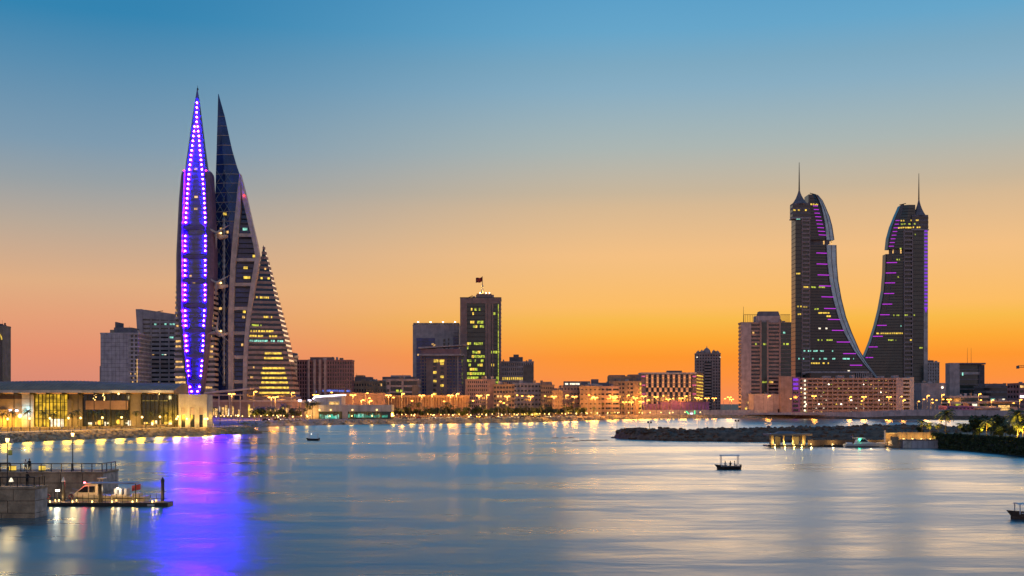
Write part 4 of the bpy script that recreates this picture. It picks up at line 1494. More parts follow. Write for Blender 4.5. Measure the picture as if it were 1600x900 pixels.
# domed residential tower
r, hw, h, fh = building('domed_tower', 'brown residential tower with small domes on its roof', 1088.5, 1126, 553, 1250, 14, 'dome_brown', 'glass', 20, 9, band=0.5, pier=0.5, cat='tower')
MB().lathe([(4.3, 0), (4.3, 1.5), (3.4, 4), (1.8, 5.6), (0.4, 6.6), (0.15, 8.5)], 12, (-hw * 0.05, 8, h + .5)).build('dome', M['dome_brown'], r, smooth=True)
for a in (-0.82, -0.5, 0.5, 0.82):
    MB().lathe([(2.3, 0), (2.3, 0.8), (1.8, 2.2), (0.5, 3.2), (0.1, 4)], 10, (hw * a, 5, h + .2 + (0.8 if abs(a) < .6 else 0))).build('dome', M['dome_brown'], r, smooth=True)
for a in (-0.97, 0.97):
    bx('roof_lamp', r, M['win_white'], hw * a - .5, hw * a + .5, -0.6, -0.3, h - 4, h - 3)
bx('recess', r, M['glass'], -hw * 0.35, hw * 0.25, -0.1, 0.5, 3, h * 0.86)
for k in range(16):
    bx('balcony', r, M['dome_brown'], -hw * 0.33, hw * 0.23, -0.5, 0.3, 4 + k * fh, 5.6 + k * fh)
done(r)

# banded tower next to the harbour towers
d = 1120.0
r, hw, h, fh = building('banded_tower', 'pink banded office tower with roof lattice, left of the harbour towers', 1158, 1236, 505, d, 14, 'pink', 'glass', 24, 0, band=0.5, cat='tower')
def gx(f): return -hw + f * 2 * hw
bx('corner_wall', r, M['mauve'], gx(0.0), gx(0.2), -0.5, 0.9, 0, h + 0.5)
bx('pier', r, M['pink'], gx(0.375), gx(0.41), -0.5, 0.8, 0, h + 3)
bx('pier', r, M['pink'], gx(0.515), gx(0.55), -0.5, 0.8, 0, h + 3)
bx('glass_strip', r, M['glass_green'], gx(0.41), gx(0.515), -0.35, 0.7, 0, h + 1)
bx('corner_pier', r, M['pink'], gx(0.76), gx(0.79), -0.5, 0.8, 0, h + 4)
bx('glass_wing', r, M['glass_green'], gx(0.79), gx(1.003), -0.42, 13.8, 0, h + 0.6)
for k in range(24):
    bx('floor_line', r, M['dark_grey'], gx(0.79), gx(1.006), -0.6, 2, k * fh - 0.3, k * fh + 0.3)
bx('roof_storey', r, M['mauve'], gx(0.3), gx(0.79), 1, 13, h + 1, h + 7)
MB().loft([[(gx(0.36), 2, h + 7), (gx(0.79), 2, h + 7), (gx(0.79), 13, h + 7), (gx(0.36), 13, h + 7)], [(gx(0.38), 3, h + 11.5), (gx(0.76), 3, h + 11.5), (gx(0.76), 12, h + 11.5), (gx(0.38), 12, h + 11.5)]]).build('roof_pavilion', M['dark_grey'], r)
for k in range(9):
    bx('roof_lattice', r, M['metal_dark'], gx(0.06 + 0.034 * k), gx(0.06 + 0.034 * k) + 0.25, 1, 1.3, h + 1, h + 8)
    bx('roof_lattice', r, M['metal_dark'], gx(0.8 + 0.022 * k), gx(0.8 + 0.022 * k) + 0.25, 1, 1.3, h + .6, h + 8)
bx('roof_rail', r, M['metal_dark'], gx(0.06), gx(0.35), 0.9, 1.2, h + 8, h + 8.4)
bx('roof_rail', r, M['metal_dark'], gx(0.79), gx(0.99), 0.9, 1.2, h + 8, h + 8.4)
MB().tube([(gx(0.06), 3, h), (gx(0.06), 3, h + 16)], [0.3, 0.12], 5).build('mast', M['metal_dark'], r)
for f0, f1, k, mt in ((0.44, 0.5, 18, 'win_green'), (0.42, 0.51, 8, 'win_green'), (0.56, 0.62, 8, 'win_yellow'), (0.84, 0.87, 18, 'win_green'), (0.9, .95, 18, 'win_green'), (0.84, 0.88, 21, 'win_cyan'), (0.22, 0.26, 21, 'win_warm'), (0.28, 0.31, 18, 'win_green'), (0.08, 0.11, 1, 'win_yellow'), (0.22, 0.3, 1, 'win_yellow'), (0.6, 0.64, 8, 'win_warm')):
    bx('lit_window', r, M[mt], gx(f0), gx(f1), -0.75, -0.62 if f0 > .4 else -.55, k * fh + .9, k * fh + 2.6)
for k in range(10):
    bx('lit_window', r, M['win_warm'], gx(0.1 + 0.028 * k), gx(0.118 + 0.028 * k), -0.8, -0.65, fh * (1.4 + 1.4 * (k % 2)), fh * (1.4 + 1.4 * (k % 2)) + 2)
done(r)
r, hw, h, fh = building('windowless_block', 'blank mauve block at the foot of the banded tower', 1178, 1221, 617, 1090, 24, 'mauve', 'mauve', 2, 0, band=1.05)
bx('arched_door', r, M['glass'], hw * 0.74, hw * 0.9, -0.2, 0.3, 0, 5)
for k in range(3):
    bx('panel_joint', r, M['dark_grey'], -hw + k * hw * .7, -hw + k * hw * .7 + .25, -0.12, 0.1, 0, h)
done(r)

# harbour podium: multi-storey car park
d = 1085.0
r = thing('car_park', 'long pink multi-storey car park below the harbour towers', 'car park', (X(1323, d), d, G))
sp = d / F
def pu(px): return (px - 1323) * sp
H_ = Z(592, d) - G
bx('end_wall', r, M['pink'], pu(1219.5), pu(1237), -1.5, 8, 0, Z(588, d) - G)
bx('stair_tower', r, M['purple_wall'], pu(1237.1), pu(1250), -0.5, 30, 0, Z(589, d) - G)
for k in range(8):
    bx('stair_window', r, M['violet_line'] if k > 4 else M['glass'], pu(1239), pu(1247), -0.75, -0.45, 3 + k * 4.0, 5.2 + k * 4.0)
bx('core', r, M['dark_grey'], pu(1250.2), pu(1427), 3.0, 34, 0, H_ - 1)
nl = 9
for i in range(nl + 1):
    z = i * H_ / nl
    bx('deck_parapet', r, M['pink'], pu(1250.1), pu(1400), -0.2, 34.2, max(z - 0.95, 0), z + 0.95)
    bx('deck_parapet', r, M['white'], pu(1411), pu(1427.5), -0.8, 34.2, max(z - 0.9, 0), z + 0.9)
bx('service_wall', r, M['mauve'], pu(1400.1), pu(1411), -0.6, 34, 0, H_ + 1)
bx('end_pier', r, M['white'], pu(1421), pu(1427.6), -1.0, 34, 0, H_ + 1.6)
for k in range(19):
    px = 1254 + k * 7.9
    bx('column', r, M['mauve'], pu(px) - 0.35, pu(px) + 0.35, 0.3, 1.2, 0, H_)
rnd = random.Random(21)
for i in range(nl):
    for k in range(38):
        px = 1252 + k * 3.9
        if rnd.random() < (0.17 if i > 0 else 0.4):
            bx('deck_lamp', r, M[rnd.choice(['win_white', 'win_yellow', 'lampwhite', 'win_green', 'win_warm'])], pu(px), pu(px + rnd.uniform(0.8, 2.0)), 1.4, 1.7, i * H_ / nl + 1.9, i * H_ / nl + 3.0)
for i in range(8):
    bx('stair_lamp', r, M['win_white'], pu(1256), pu(1259), -0.6, -0.3, 3.0 + i * 3.9, 4.8 + i * 3.9)
for k in range(6):
    px = 1290 + k * 22
    bx('roof_hut', r, M['mauve'], pu(px), pu(px + rnd.uniform(4, 12)), 6, 14, H_, H_ + rnd.uniform(1.5, 4))

# podium foyer of the left harbour tower
d = 1190.0
r = thing('harbour_foyer', 'low dark foyer with slanted columns between the harbour towers', 'building', (X(1330, d), d, G))
def fu(px): return (px - 1330) * d / F
zf = Z(583, d) - G
bx('hall', r, M['glass'], fu(1266), fu(1352), -2, 20, 0, zf)
bx('roof_slab', r, M['mauve'], fu(1262), fu(1356), -4, 22, zf, zf + 1.8)
bx('side_hall', r, M['dark_grey'], fu(1352.2), fu(1421), 0, 20, 0, Z(590, d) - G)
for k in range(9):
    px = 1336 + k * 3
    bx('column', r, M['mauve'], fu(px), fu(px) + 0.8, -3.6, -2.6, 0, zf)

# --- far right
r, hw, h, fh = building('slim_tower', 'slim pale residential tower right of the harbour towers', 1448.5, 1468, 567, 1500, 22, 'mauve', 'glass', 16, 5, band=0.3, pier=0.55, plant=[(0.05, 0.6, 0, 3.5, 'dark_grey')], masts=[(0.2, 7), (0.4, 6)])
done(r)
r, hw, h, fh = building('windowless_block', 'plain mauve box in front of the slim pale tower', 1440, 1478, 600, 1150, 30, 'mauve', 'mauve', 2, 0, band=1.05)
bx('lamp', r, M['lampwhite'], hw * 0.66, hw * 0.74, -0.6, -0.3, h - 4, h - 2.6)
done(r)
r, hw, h, fh = building('glass_office', 'office block with blank mauve end and green glass under a projecting roof', 1484, 1538, 570, 1230, 12, 'dark_grey', 'glass_green', 10, 0, band=0.2, masts=[(0.56, 18), (0.67, 18)], cornice=False)
bx('end_wall', r, M['mauve'], -hw - 0.2, -hw * 0.44, -0.6, 12, 0, h + 2)
bx('roof_slab', r, M['dark_grey'], -hw * 0.44, hw * 1.04, -2, 13, h + 0.4, h + 2.0)
bx('top_frame', r, M['grey'], -hw * 0.4, hw * 0.72, -0.6, 1, h * 0.8, h * 0.85)
for k in range(6):
    bx('column', r, M['dark_grey'], hw * (0.66 + 0.06 * k), hw * (0.66 + 0.06 * k) + 0.6, -0.9, -0.2, 0, h)
bx('lamp', r, M['win_cyan'], -hw * 0.3, -hw * 0.24, -0.9, -0.65, h * 0.78, h * .78 + 3)
done(r)
r, hw, h, fh = building('glazed_hall', 'low glazed hall with green lit shopfronts at the far right', 1484, 1545, 620, 1080, 24, 'grey', 'glass_green', 3, 0, band=0.35, rows={0: .35, 1: .45}, litm=('win_green', 'win_yellow', 'win_white'), masts=[(0.42, 7), (0.66, 7), (0.05, 6)])
done(r)
r, hw, h, fh = building('terrace_block', 'long low terrace block with speckled white lights, far right', 1540, 1610, 604, 1180, 30, 'dark_grey', 'glass', 5, 0, band=0.45, rows={1: .25, 2: .4, 3: .25}, litm=('win_white', 'win_warm', 'win_cyan'), plant=[(0.02, 0.47, 0, 3, 'dark_grey')], masts=[(0.2, 4)])
done(r)
r, hw, h, fh = building('low_block', 'small dark block with violet-white sign at the right edge', 1592, 1640, 600, 1100, 26, 'plum', 'glass', 6, 5, lit=0.15)
bx('lit_sign', r, M['sign_white'], -hw + 1, -hw + 6, -0.8, -0.3, h * 0.55, h * 0.62)
done(r)
r, hw, h, fh = building('canopy_hall', 'low hall with warm orange lit front under a flat canopy, far right', 1540, 1590, 628, 1050, 20, 'mauve', 'glass', 2, 0, band=0.5)
bx('lit_front', r, M['win_warm'], -hw * 0.2, hw * 0.5, -0.2, 0.1, h * 0.3, h * 0.75)
bx('canopy', r, M['mauve'], -hw * 0.9, hw * 0.95, -5, 2, h, h + 0.8)
done(r)

# crane jib reaching in at the right edge
d = 1350.0
r = thing('tower_crane', 'dark tower crane jib reaching in at the right edge', 'crane', (X(1640, d), d, G))
s13 = d / F
zj = Z(574, d) - G
m = MB()
for y in (-1, 1):
    m.tube([((1590 - 1640) * s13, y, zj), (20, y, zj)], 0.25, 4)
m.tube([((1590 - 1640) * s13, 0, zj + 2), (20, 0, zj + 2)], 0.25, 4)
for k in range(20):
    x = (1590 - 1640) * s13 + k * 2.8
    m.tube([(x, -1, zj), (x + 1.4, 0, zj + 2), (x + 2.8, 1, zj)], 0.15, 4)
m.build('jib', M['metal_dark'], r)
bx('counterweight', r, M['dark_grey'], (1588.5 - 1640) * s13, (1592 - 1640) * s13, -1.2, 1.2, zj - 1.5, zj + 1.8)
bx('mast', r, M['metal_dark'], -1, 1, -1, 1, 0, zj + 8)

# ------------------------------------------------------------------ low waterfront pieces
# colonnade wall in front of the city blocks
d = 905.0
r = thing('colonnade', 'long pale colonnade wall behind the shore trees', 'colonnade', (X(640, d), d, G))
def ku(px): return (px - 640) * d / F
zt = Z(617.5, d) - G
bx('back_wall', r, M['brown'], ku(602), ku(733), 6, 6.5, 0, zt - 0.2)
bx('lintel', r, M['tan'], ku(601), ku(734), -0.3, 6.8, zt - 1.8, zt)
bx('base', r, M['tan'], ku(601), ku(734), -0.4, 6.6, 0, 0.8)
px = 603.0
while px < 733:
    bx('column', r, M['tan'], ku(px), ku(px) + 0.85, -0.1, 0.75, 0.8, zt - 1.8)
    px += 4.1
d = 880.0
r = thing('service_wall', 'plain brown service wall right of the grey cafe', 'wall', (X(570, d), d, G))
def ku(px): return (px - 570) * d / F
bx('panel', r, M['brown'], ku(532), ku(602), 0, 1.0, 0, Z(614, d) - G)
for k in range(9):
    bx('rib', r, M['tan'], ku(536 + k * 7.5), ku(536 + k * 7.5) + 0.6, -0.25, 0, 0, Z(614, d) - G + 0.3)

# waterfront cafe with glazed front
d = 770.0
r = thing('waterfront_cafe', 'grey waterfront cafe with teal lit glass and a white roof line', 'cafe', (X(545, d), d, G))
sc_ = d / F
def wu(px): return (px - 545) * sc_
def ww_(py): return Z(py, d) - G
bx('upper_hall', r, M['grey'], wu(488), wu(531), 6, 26, ww_(634), ww_(621))
MB().slab([(wu(486), ww_(623)), (wu(490), ww_(618.5)), (wu(532), ww_(616)), (wu(532), ww_(617.4)), (wu(491), ww_(620.2)), (wu(487.5), ww_(624))], 4.5, 26.5).build('roof_edge', M['sign_white'], r)
MB().slab([(wu(489), ww_(622)), (wu(531.5), ww_(618)), (wu(531.5), ww_(621)), (wu(489), ww_(622.5))], 5.5, 26).build('roof', M['grey'], r)
bx('lit_window', r, M['win_warm'], wu(512), wu(528), 5.7, 5.95, ww_(632), ww_(627.5))
bx('front_fascia', r, M['grey'], wu(498), wu(612), -0.4, 14, ww_(643), ww_(632.5))
bx('blank_bay', r, M['mauve'], wu(535), wu(543.5), -0.6, 14, 0, ww_(632))
bx('glass_front', r, M['glass_green'], wu(498), wu(611.5), 0.2, 13.5, 0, ww_(643))
rnd = random.Random(4)
px = 499.0
while px < 530:
    bx('lit_pane', r, M['win_teal'] if rnd.random() < .6 else M['win_cyan'], wu(px), wu(px + 2.6), 0.0, 0.15, 0.3, ww_(647 + rnd.uniform(0, 3)))
    px += 3.1
px = 544.0
while px < 604:
    if rnd.random() < 0.85:
        bx('lit_pane', r, M['win_teal'] if rnd.random() < .8 else M['win_cyan'], wu(px), wu(px + 2.6), 0.0, 0.15, 1.0, 1.0 + rnd.uniform(1, 2.6))
    px += 3.1
for px in range(499, 612, 7):
    bx('mullion', r, M['metal_dark'], wu(px), wu(px) + 0.25, -0.15, 0.2, 0, ww_(643))
bx('cream_wing', r, M['tan'], wu(478), wu(498), 1.5, 14, 0, ww_(633))
bx('wing_roof', r, M['white'], wu(465), wu(499), 0, 15, ww_(629), ww_(627.2))
for px in (466, 481):
    bx('lit_sign', r, M['sign_white'], wu(px), wu(px + 5.5), -0.6, -0.2, ww_(627), ww_(624.5))
bx('sign_post', r, M['tan'], wu(468), wu(469), 1, 2, 0, ww_(629))
bx('lamp_post', r, M['tan'], wu(476), wu(477), 1, 2, 0, ww_(629))
for px in (499.5, 517, 551, 589):
    MB().ball((wu(px), -1.0, ww_(640.5)), 0.42).build('wall_lamp', M['warm_lamp'], r)
light('cafe_light', r, (wu(486), -4, 4), 5000, (1.0, 0.62, 0.2))

# long low grey-purple buildings right of centre
d = 1085.0
r = thing('purple_hall', 'long low purple lit hall below the chequered hotel', 'hall', (X(1050, d), d, G))
def qu(px): return (px - 1050) * d / F
def qw(py): return Z(py, d) - G
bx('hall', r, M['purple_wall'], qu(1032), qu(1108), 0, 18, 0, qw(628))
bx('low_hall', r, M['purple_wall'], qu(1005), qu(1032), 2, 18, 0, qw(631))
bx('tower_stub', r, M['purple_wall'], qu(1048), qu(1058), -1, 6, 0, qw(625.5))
for k in range(16):
    bx('pilaster', r, M['plum'], qu(1007 + k * 6.3), qu(1007 + k * 6.3) + 0.8, -0.4 if k > 3 else 1.6, 2.2, 0, qw(632))
for k in range(8):
    MB().ball((qu(1008 + k * 13), -0.9, 3.0), 0.35).build('wall_lamp', M['hotel_warm'], r)
bx('roof', r, M['plum'], qu(1031), qu(1109), -0.5, 18.5, qw(628), qw(627))
d = 1075.0
r = thing('sea_front_wall', 'long pale grey waterfront wall with a green neon mark', 'wall', (X(1080, d), d, G))
def qu(px): return (px - 1080) * d / F
def qw(py): return Z(py, d) - G
px = 966.0
while px < 1185:
    bx('wall_segment', r, M['grey'], qu(px), qu(px + 11.6), 0, 1.2, 0, qw(640.5) - 0.3 * ((px * 7) % 3))
    px += 12.0
MB().slab([(qu(1071.5), qw(642.5)), (qu(1073), qw(642.5)), (qu(1077), qw(647)), (qu(1075.5), qw(647))], -0.4, -0.15).build('green_bar', M['neon_green'], r)
bx('green_bar', r, M['neon_green'], qu(1085), qu(1086), -0.4, -0.15, qw(647), qw(641.5))
bx('white_mark', r, M['sign_white'], qu(1078.5), qu(1082.5), -0.4, -0.15, qw(647), qw(645.3))
for px, c in ((969, 'warm_lamp'), (985, 'warm_lamp'), (991, 'warm_lamp'), (1003, 'warm_lamp'), (1046, 'warm_lamp')):
    MB().ball((qu(px), -0.8, 1.6), 0.5).build('wall_lamp', M[c], r)

# sea wall and raised road on the right
r = thing('road_sea_wall', 'long concrete sea wall under the raised road on the right', 'wall', (0, 0, 0))
wp = [(1110, 1070, 4.2), (1160, 1072, 4.6), (1240, 1056, 5.6), (1300, 1020, 6.0), (1345, 1002, 6.4), (1380, 992, 7.4), (1420, 985, 8.2), (1455, 980, 8.4), (1520, 973, 8.0), (1600, 968, 7.6), (1700, 965, 7.6)]
tab = [(px, d_, z) for px, d_, z in wp]
px = 1110.0
pts = []
while px <= 1700:
    d_, z = interp(tab, px)
    pts.append((X(px, d_), d_, z))
    px += 18
for a, b in zip(pts, pts[1:]):
    dx, dy = b[0] - a[0], b[1] - a[1]
    ln = math.hypot(dx, dy)
    ang = math.atan2(dy, dx)
    mx = Matrix.Translation((a[0], a[1], 0)) @ Matrix.Rotation(ang, 4, 'Z')
    MB().loft([[tuple(mx @ Vector((0.06, y, z))) for y, z in ((-0.8, -0.5), (0, a[2]), (1.2, a[2]), (1.2, -0.5))], [tuple(mx @ Vector((ln - 0.06, y, z))) for y, z in ((-0.8, -0.5), (0, b[2]), (1.2, b[2]), (1.2, -0.5))]]).build('wall_segment', M['mauve'], r)
rg = [[(a[0], a[1] + 1.3, a[2] - 1.0), (a[0] * 1.05, a[1] + 46, a[2] - 1.0)] for a in pts]
o = MB().loft(rg, cap=False, close=False).build('raised_road', M['asphalt'])
tag(o, 'raised road deck behind the sea wall on the right', None, kind='structure')
# low oval building behind the garden
d = 1010.0
r = thing('oval_hall', 'low oval grey hall with dark roof seen over the garden', 'hall', (X(1545, d), d + 10, G))
so = d / F
def el(a, b, z): return [(a * math.cos(t), b * math.sin(t), z) for t in [k * math.pi / 12 for k in range(24)]]
zo = Z(640, d) - G
MB().loft([el(24 * so, 12, 4), el(24 * so, 12, zo)]).build('drum', M['mauve'], r)
MB().loft([el(26 * so, 13.5, zo), el(25 * so, 13, zo + 1.6), el(14 * so, 8, zo + 3.0)]).build('roof', M['dark_grey'], r, smooth=False)
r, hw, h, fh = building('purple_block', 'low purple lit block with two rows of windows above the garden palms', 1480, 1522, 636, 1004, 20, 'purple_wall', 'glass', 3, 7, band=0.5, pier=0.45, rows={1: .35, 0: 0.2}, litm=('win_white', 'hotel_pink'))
done(r)
# ------------------------------------------------------------------ mall on the left promenade
d = 505.0
mall = thing('shopping_mall', 'long low mall with curved roof and glowing yellow lobby on the promenade', 'mall', (X(125, d), d, G))
sm = d / F
def mu(px): return (px - 125) * sm
def mw(py): return Z(py, d) - G
ze = mw(613)
m = MB()
rg = []
for px in range(-60, 281, 10):
    lift = 0.35 * math.sin(px * 0.02) + (0.5 if px < 120 else 0.5 - (px - 120) * 0.006)
    r_ = []
    for k in range(9):
        f = k / 8
        r_.append((mu(px), -7 + 22 * f, ze + 0.9 + 3.2 * math.sin(f * math.pi * 0.62) * 1.1 + lift * f))
    r_ += [(mu(px), 15, ze - 0.5), (mu(px), 0, ze - 0.6), (mu(px), -7, ze)]
    rg.append(r_)
m.loft(rg).build('roof', M['roof'], mall, smooth=False)
for px in range(-55, 280, 6):
    lift = 0.35 * math.sin(px * 0.02) + (0.5 if px < 120 else 0.5 - (px - 120) * 0.006)
    pts = [(mu(px), -7.05 + 22 * f, ze + 0.98 + 3.52 * math.sin(f * math.pi * 0.62) + lift * f) for f in (0, .1, .2, .35, .5, .65, .8)]
    MB().tube(pts, 0.11, 4).build('roof_seam', M['roof'], mall)
bx('fascia', mall, M['white'], mu(-60), mu(279), -7.4, -7.0, ze - 0.25, ze + 0.85)
for k in range(14):
    px = -42 + k * 24.7
    bx('bracket', mall, M['metal_dark'], mu(px) - 0.12, mu(px) + 0.12, -6.8, 0.3, ze - 1.0, ze - 0.05)
    MB().tube([(mu(px), -6.6, 0), (mu(px), -6.6, ze - 0.6)], 0.16, 6).build('mast', M['metal_dark'], mall)
bx('hall', mall, M['dark_grey'], mu(-60), mu(278), 1.2, 14, 0, ze - 0.7)
# tan lit wall on the left
bx('tan_wall', mall, M['tan'], mu(-60), mu(34), 0.4, 1.2, 0, mw(623.5))
bx('orange_bay', mall, M['tan'], mu(-60), mu(11), -0.6, 0.4, 0, mw(640))
bx('grey_wall', mall, M['grey'], mu(34.6), mu(53), -0.4, 1.2, 0, ze - 0.7)
for i in range(4):
    bx('panel_joint', mall, M['dark_grey'], mu(34.7), mu(52.9), -0.45, -0.38, (i + 1) * 3.0, (i + 1) * 3.0 + 0.08)
# glowing lobby
for i in range(4):
    zz0, zz1 = i * (ze - 0.8) / 4, (i + 1) * (ze - 0.8) / 4
    for k in range(9):
        a, b = 54 + k * 5.7, 54 + (k + 1) * 5.7
        if i == 0 and 3 < k < 8:
            continue
        bx('lit_pane', mall, M['lobby'], mu(a) + 0.12, mu(b) - 0.12, 0.7, 0.9, zz0 + 0.1, zz1 - 0.1)
for k in range(10):
    bx('mullion', mall, M['metal_dark'], mu(54 + k * 5.7) - 0.14, mu(54 + k * 5.7) + 0.14, 0.2, 1.1, 0, ze - 0.7)
for i in range(1, 4):
    bx('transom', mall, M['metal_dark'], mu(54), mu(105.3), 0.45, 1.05, i * (ze - 0.8) / 4 - .08, i * (ze - 0.8) / 4 + .08)
for k in range(4):
    bx('lit_door', mall, M['win_white'], mu(78 + k * 5.2) + .1, mu(78 + k * 5.2) + 1.2, 0.6, 0.85, 0.1, 3.4)
bx('side_wall', mall, M['dark_grey'], mu(105.4), mu(112), -0.2, 1.2, 0, mw(624))
# dark glazed bays
def bay(p0, p1, n, strip):
    bx('bay_glass', mall, M['glass'], mu(p0), mu(p1), 0.6, 1.1, 0, ze - 0.75)
    for k in range(n + 1):
        x = mu(p0 + (p1 - p0) * k / n)
        bx('mullion', mall, M['metal_dark'], x - 0.1, x + 0.1, 0.2, 0.7, 0, ze - 0.75)
    for i in (1, 2, 3):
        bx('transom', mall, M['metal_dark'], mu(p0), mu(p1), 0.3, 0.66, i * ze / 4 - .07, i * ze / 4 + .07)
    rnd = random.Random(p0)
    for k in range(n * 2):
        if rnd.random() < 0.4:
            px = p0 + (p1 - p0) * (k + 0.25) / (n * 2)
            bx('shop_light', mall, M[rnd.choice(['win_warm', 'win_yellow', 'win_white'])], mu(px), mu(px) + rnd.uniform(0.4, 1.6), 0.45, 0.58, 0.4 + rnd.random(), 1.4 + rnd.uniform(0, 1.6))
    if strip:
        bx('lit_strip', mall, M['win_yellow'], mu(p0 + 2), mu(p0 + (p1 - p0) * 0.75), 0.42, 0.56, mw(626.8), mw(626))
bay(129, 202, 10, False)
bay(220, 276, 8, True)
bx('warm_reflection_band', mall, M['brown'], mu(134), mu(200), -0.2, 0.6, mw(640), mw(626))  # brown band painted in for the warm reflection on the dark glass
for px in (148, 162):
    for k in range(5):
        MB().ball((mu(px + random.uniform(-2, 2)), 0.1, mw(616 + 2.2 * k)), 0.22, 6, 4).build('chandelier_lamp', M['warm_lamp'], mall)
for px, py, mt in ((17, 641, 'sign_white'), (27, 641.5, 'sign_white')):
    bx('lit_sign', mall, M[mt], mu(px - 2), mu(px + 2.5), -0.9, -0.7, mw(py + 1.6), mw(py - 1.4))
for px, py in ((192, 611.6), (254, 611.8)):
    MB().ball((mu(px), -5.5, ze - 0.7), 0.4).build('soffit_lamp', M['warm_lamp'], mall)
    light('soffit_light', mall, (mu(px), -9.0, ze - 2.2), 900, (1.0, 0.72, 0.3), 0.8)
for px, z, p in ((6, 5, 4000), (32, 4.5, 2500), (20, 3, 3000), (62, 3, 2500), (88, 3, 3500), (117, 4.5, 3000), (150, 3, 2500), (180, 3.5, 2500), (207, 5, 3000), (235, 3, 2500), (262, 3, 2500)):
    light('facade_light', mall, (mu(px), -3.2, z * 0.6), p * 0.62, (1.0, 0.52, 0.045), 1.0)
MB().ball((mu(33), -1.2, mw(650)), 0.9).build('wall_lamp', M['warm_lamp'], mall)
MB().ball((mu(41), -0.9, mw(641.5)), 0.6).build('wall_lamp', M['win_cyan'], mall)
light('cyan_wall_light', mall, (mu(42), -2.0, mw(642)), 700, (0.35, 0.9, 1.0), 0.4)

# pale cube at the foot of the violet tower
d = 497.0
cube = thing('gate_cube', 'pale stone cube with three tall slots below the violet tower', 'building', (X(301.5, d), d, G))
sq = d / F
def bu(px): return (px - 301.5) * sq
hq = Z(616, d) - G
bx('body', cube, M['white'], bu(279.5), bu(319), 0.8, 14, 0, hq - 0.1)
for a, b in ((279, 283), (289.5, 297), (304, 311), (317, 323.5)):
    bx('front_panel', cube, M['white'], bu(a), bu(b), 0, 0.9, 0, hq * 0.6)
bx('upper_panel', cube, M['white'], bu(279), bu(323.5), -0.02, 0.9, hq * 0.6, hq)
for a, b in ((283, 289.5), (297, 304), (311, 317)):
    bx('slot_glass', cube, M['glass'], bu(a), bu(b), 0.5, 0.75, 0, hq * 0.38)
    bx('slot_screen', cube, M['mauve'], bu(a), bu(b), 0.3, 0.75, hq * 0.38, hq * 0.595)
for px in (293, 321, 277, 325):
    MB().ball((bu(px), -1.0, 3.6), 0.45).build('wall_lamp', M['warm_lamp'], cube)
    light('wall_light', cube, (bu(px), -2.6, 3.0), 700, (1.0, 0.60, 0.12), 0.4)

# ------------------------------------------------------------------ vegetation
def palm_mesh(seed, h, fronds, length, droop=1.0, leaflets=7):
    rnd = random.Random(seed)
    lean = rnd.uniform(-.04, .04) * h
    t = MB()
    t.tube([(lean * f * f, 0, h * f) for f in (0, .1, .35, .7, 1)], [h * .035 + .09, h * .022 + .08, .15, .14, .2], 7)
    c = MB()
    for k in range(fronds):
        az = 2 * math.pi * k / fronds * 2.618 + rnd.uniform(-.3, .3)
        el0 = rnd.uniform(-0.35, 1.25)
        ln = length * rnd.uniform(.8, 1.12)
        pts = []
        p = Vector((lean, 0, h))
        e = el0
        n = 6
        for i in range(n + 1):
            pts.append(p.copy())
            p = p + Vector((math.cos(az) * math.cos(e), math.sin(az) * math.cos(e), math.sin(e))) * ln / n
            e -= 0.30 * droop
        side = Vector((-math.sin(az), math.cos(az), 0))
        for i in range(n):
            wd = ln * 0.14 * math.sin(math.pi * (i + 0.9) / (n + 1.2))
            wd2 = ln * 0.14 * math.sin(math.pi * (i + 1.9) / (n + 1.2))
            for sgn in (-1, 1):
                for q in range(2):
                    f0, f1 = q / 2, q / 2 + 0.33
                    a, b = pts[i].lerp(pts[i + 1], f0), pts[i].lerp(pts[i + 1], f1)
                    out = side * sgn * (wd + (wd2 - wd) * f0) + (pts[i + 1] - pts[i]) * 0.5 - Vector((0, 0, wd * .55))
                    c.quad(a, b, b + out * 1.0, a + out * 1.05)
        c.tube([pts[0], pts[3], pts[6]], [0.05, 0.035, 0.015], 3, cap=False)
    return t.mesh('trunk', M['bark'], True), c.mesh('crown', M['palm'])


def tree_mesh(seed, h, rad, leaf=0.55, n=420, mat='leaf', trunkh=0.4):
    rnd = random.Random(seed)
    t = MB()
    t.tube([(0, 0, 0), (0.05, 0, h * trunkh * .6), (-.05, .05, h * .75)], [h * .035, h * .026, h * .008], 6)
    for k in range(5):
        a = k * 1.3 + rnd.random()
        t.tube([(0, 0, h * trunkh), (math.cos(a) * rad * .35, math.sin(a) * rad * .35, h * .62), (math.cos(a) * rad * .7, math.sin(a) * rad * .7, h * .78)], [h * .016, h * .01, h * .004], 4)
    clumps = []
    for k in range(13):
        a = rnd.uniform(0, 6.28)
        rr = rad * rnd.uniform(.15, .75)
        clumps.append((Vector((math.cos(a) * rr, math.sin(a) * rr, h * rnd.uniform(.42, .9))), rad * rnd.uniform(.26, .5)))
    c = MB()
    for k in range(n):
        p0, r0 = clumps[k % 13]
        v = Vector((rnd.gauss(0, 1), rnd.gauss(0, 1), rnd.gauss(0, 1))).normalized() * r0 * rnd.uniform(.45, 1.05)
        v.z *= .8
        p = p0 + v
        u1 = Vector((rnd.gauss(0, 1), rnd.gauss(0, 1), rnd.gauss(0, .6))).normalized()
        u2 = u1.cross(Vector((rnd.gauss(0, 1), rnd.gauss(0, 1), rnd.gauss(0, 1)))).normalized()
        s1, s2 = leaf * rnd.uniform(.5, 1.1), leaf * rnd.uniform(.35, .8)
        c.quad(p - u1 * s1, p - u2 * s2, p + u1 * s1, p + u2 * s2)
    return t.mesh('trunk', M['bark'], True), c.mesh('crown', M[mat])


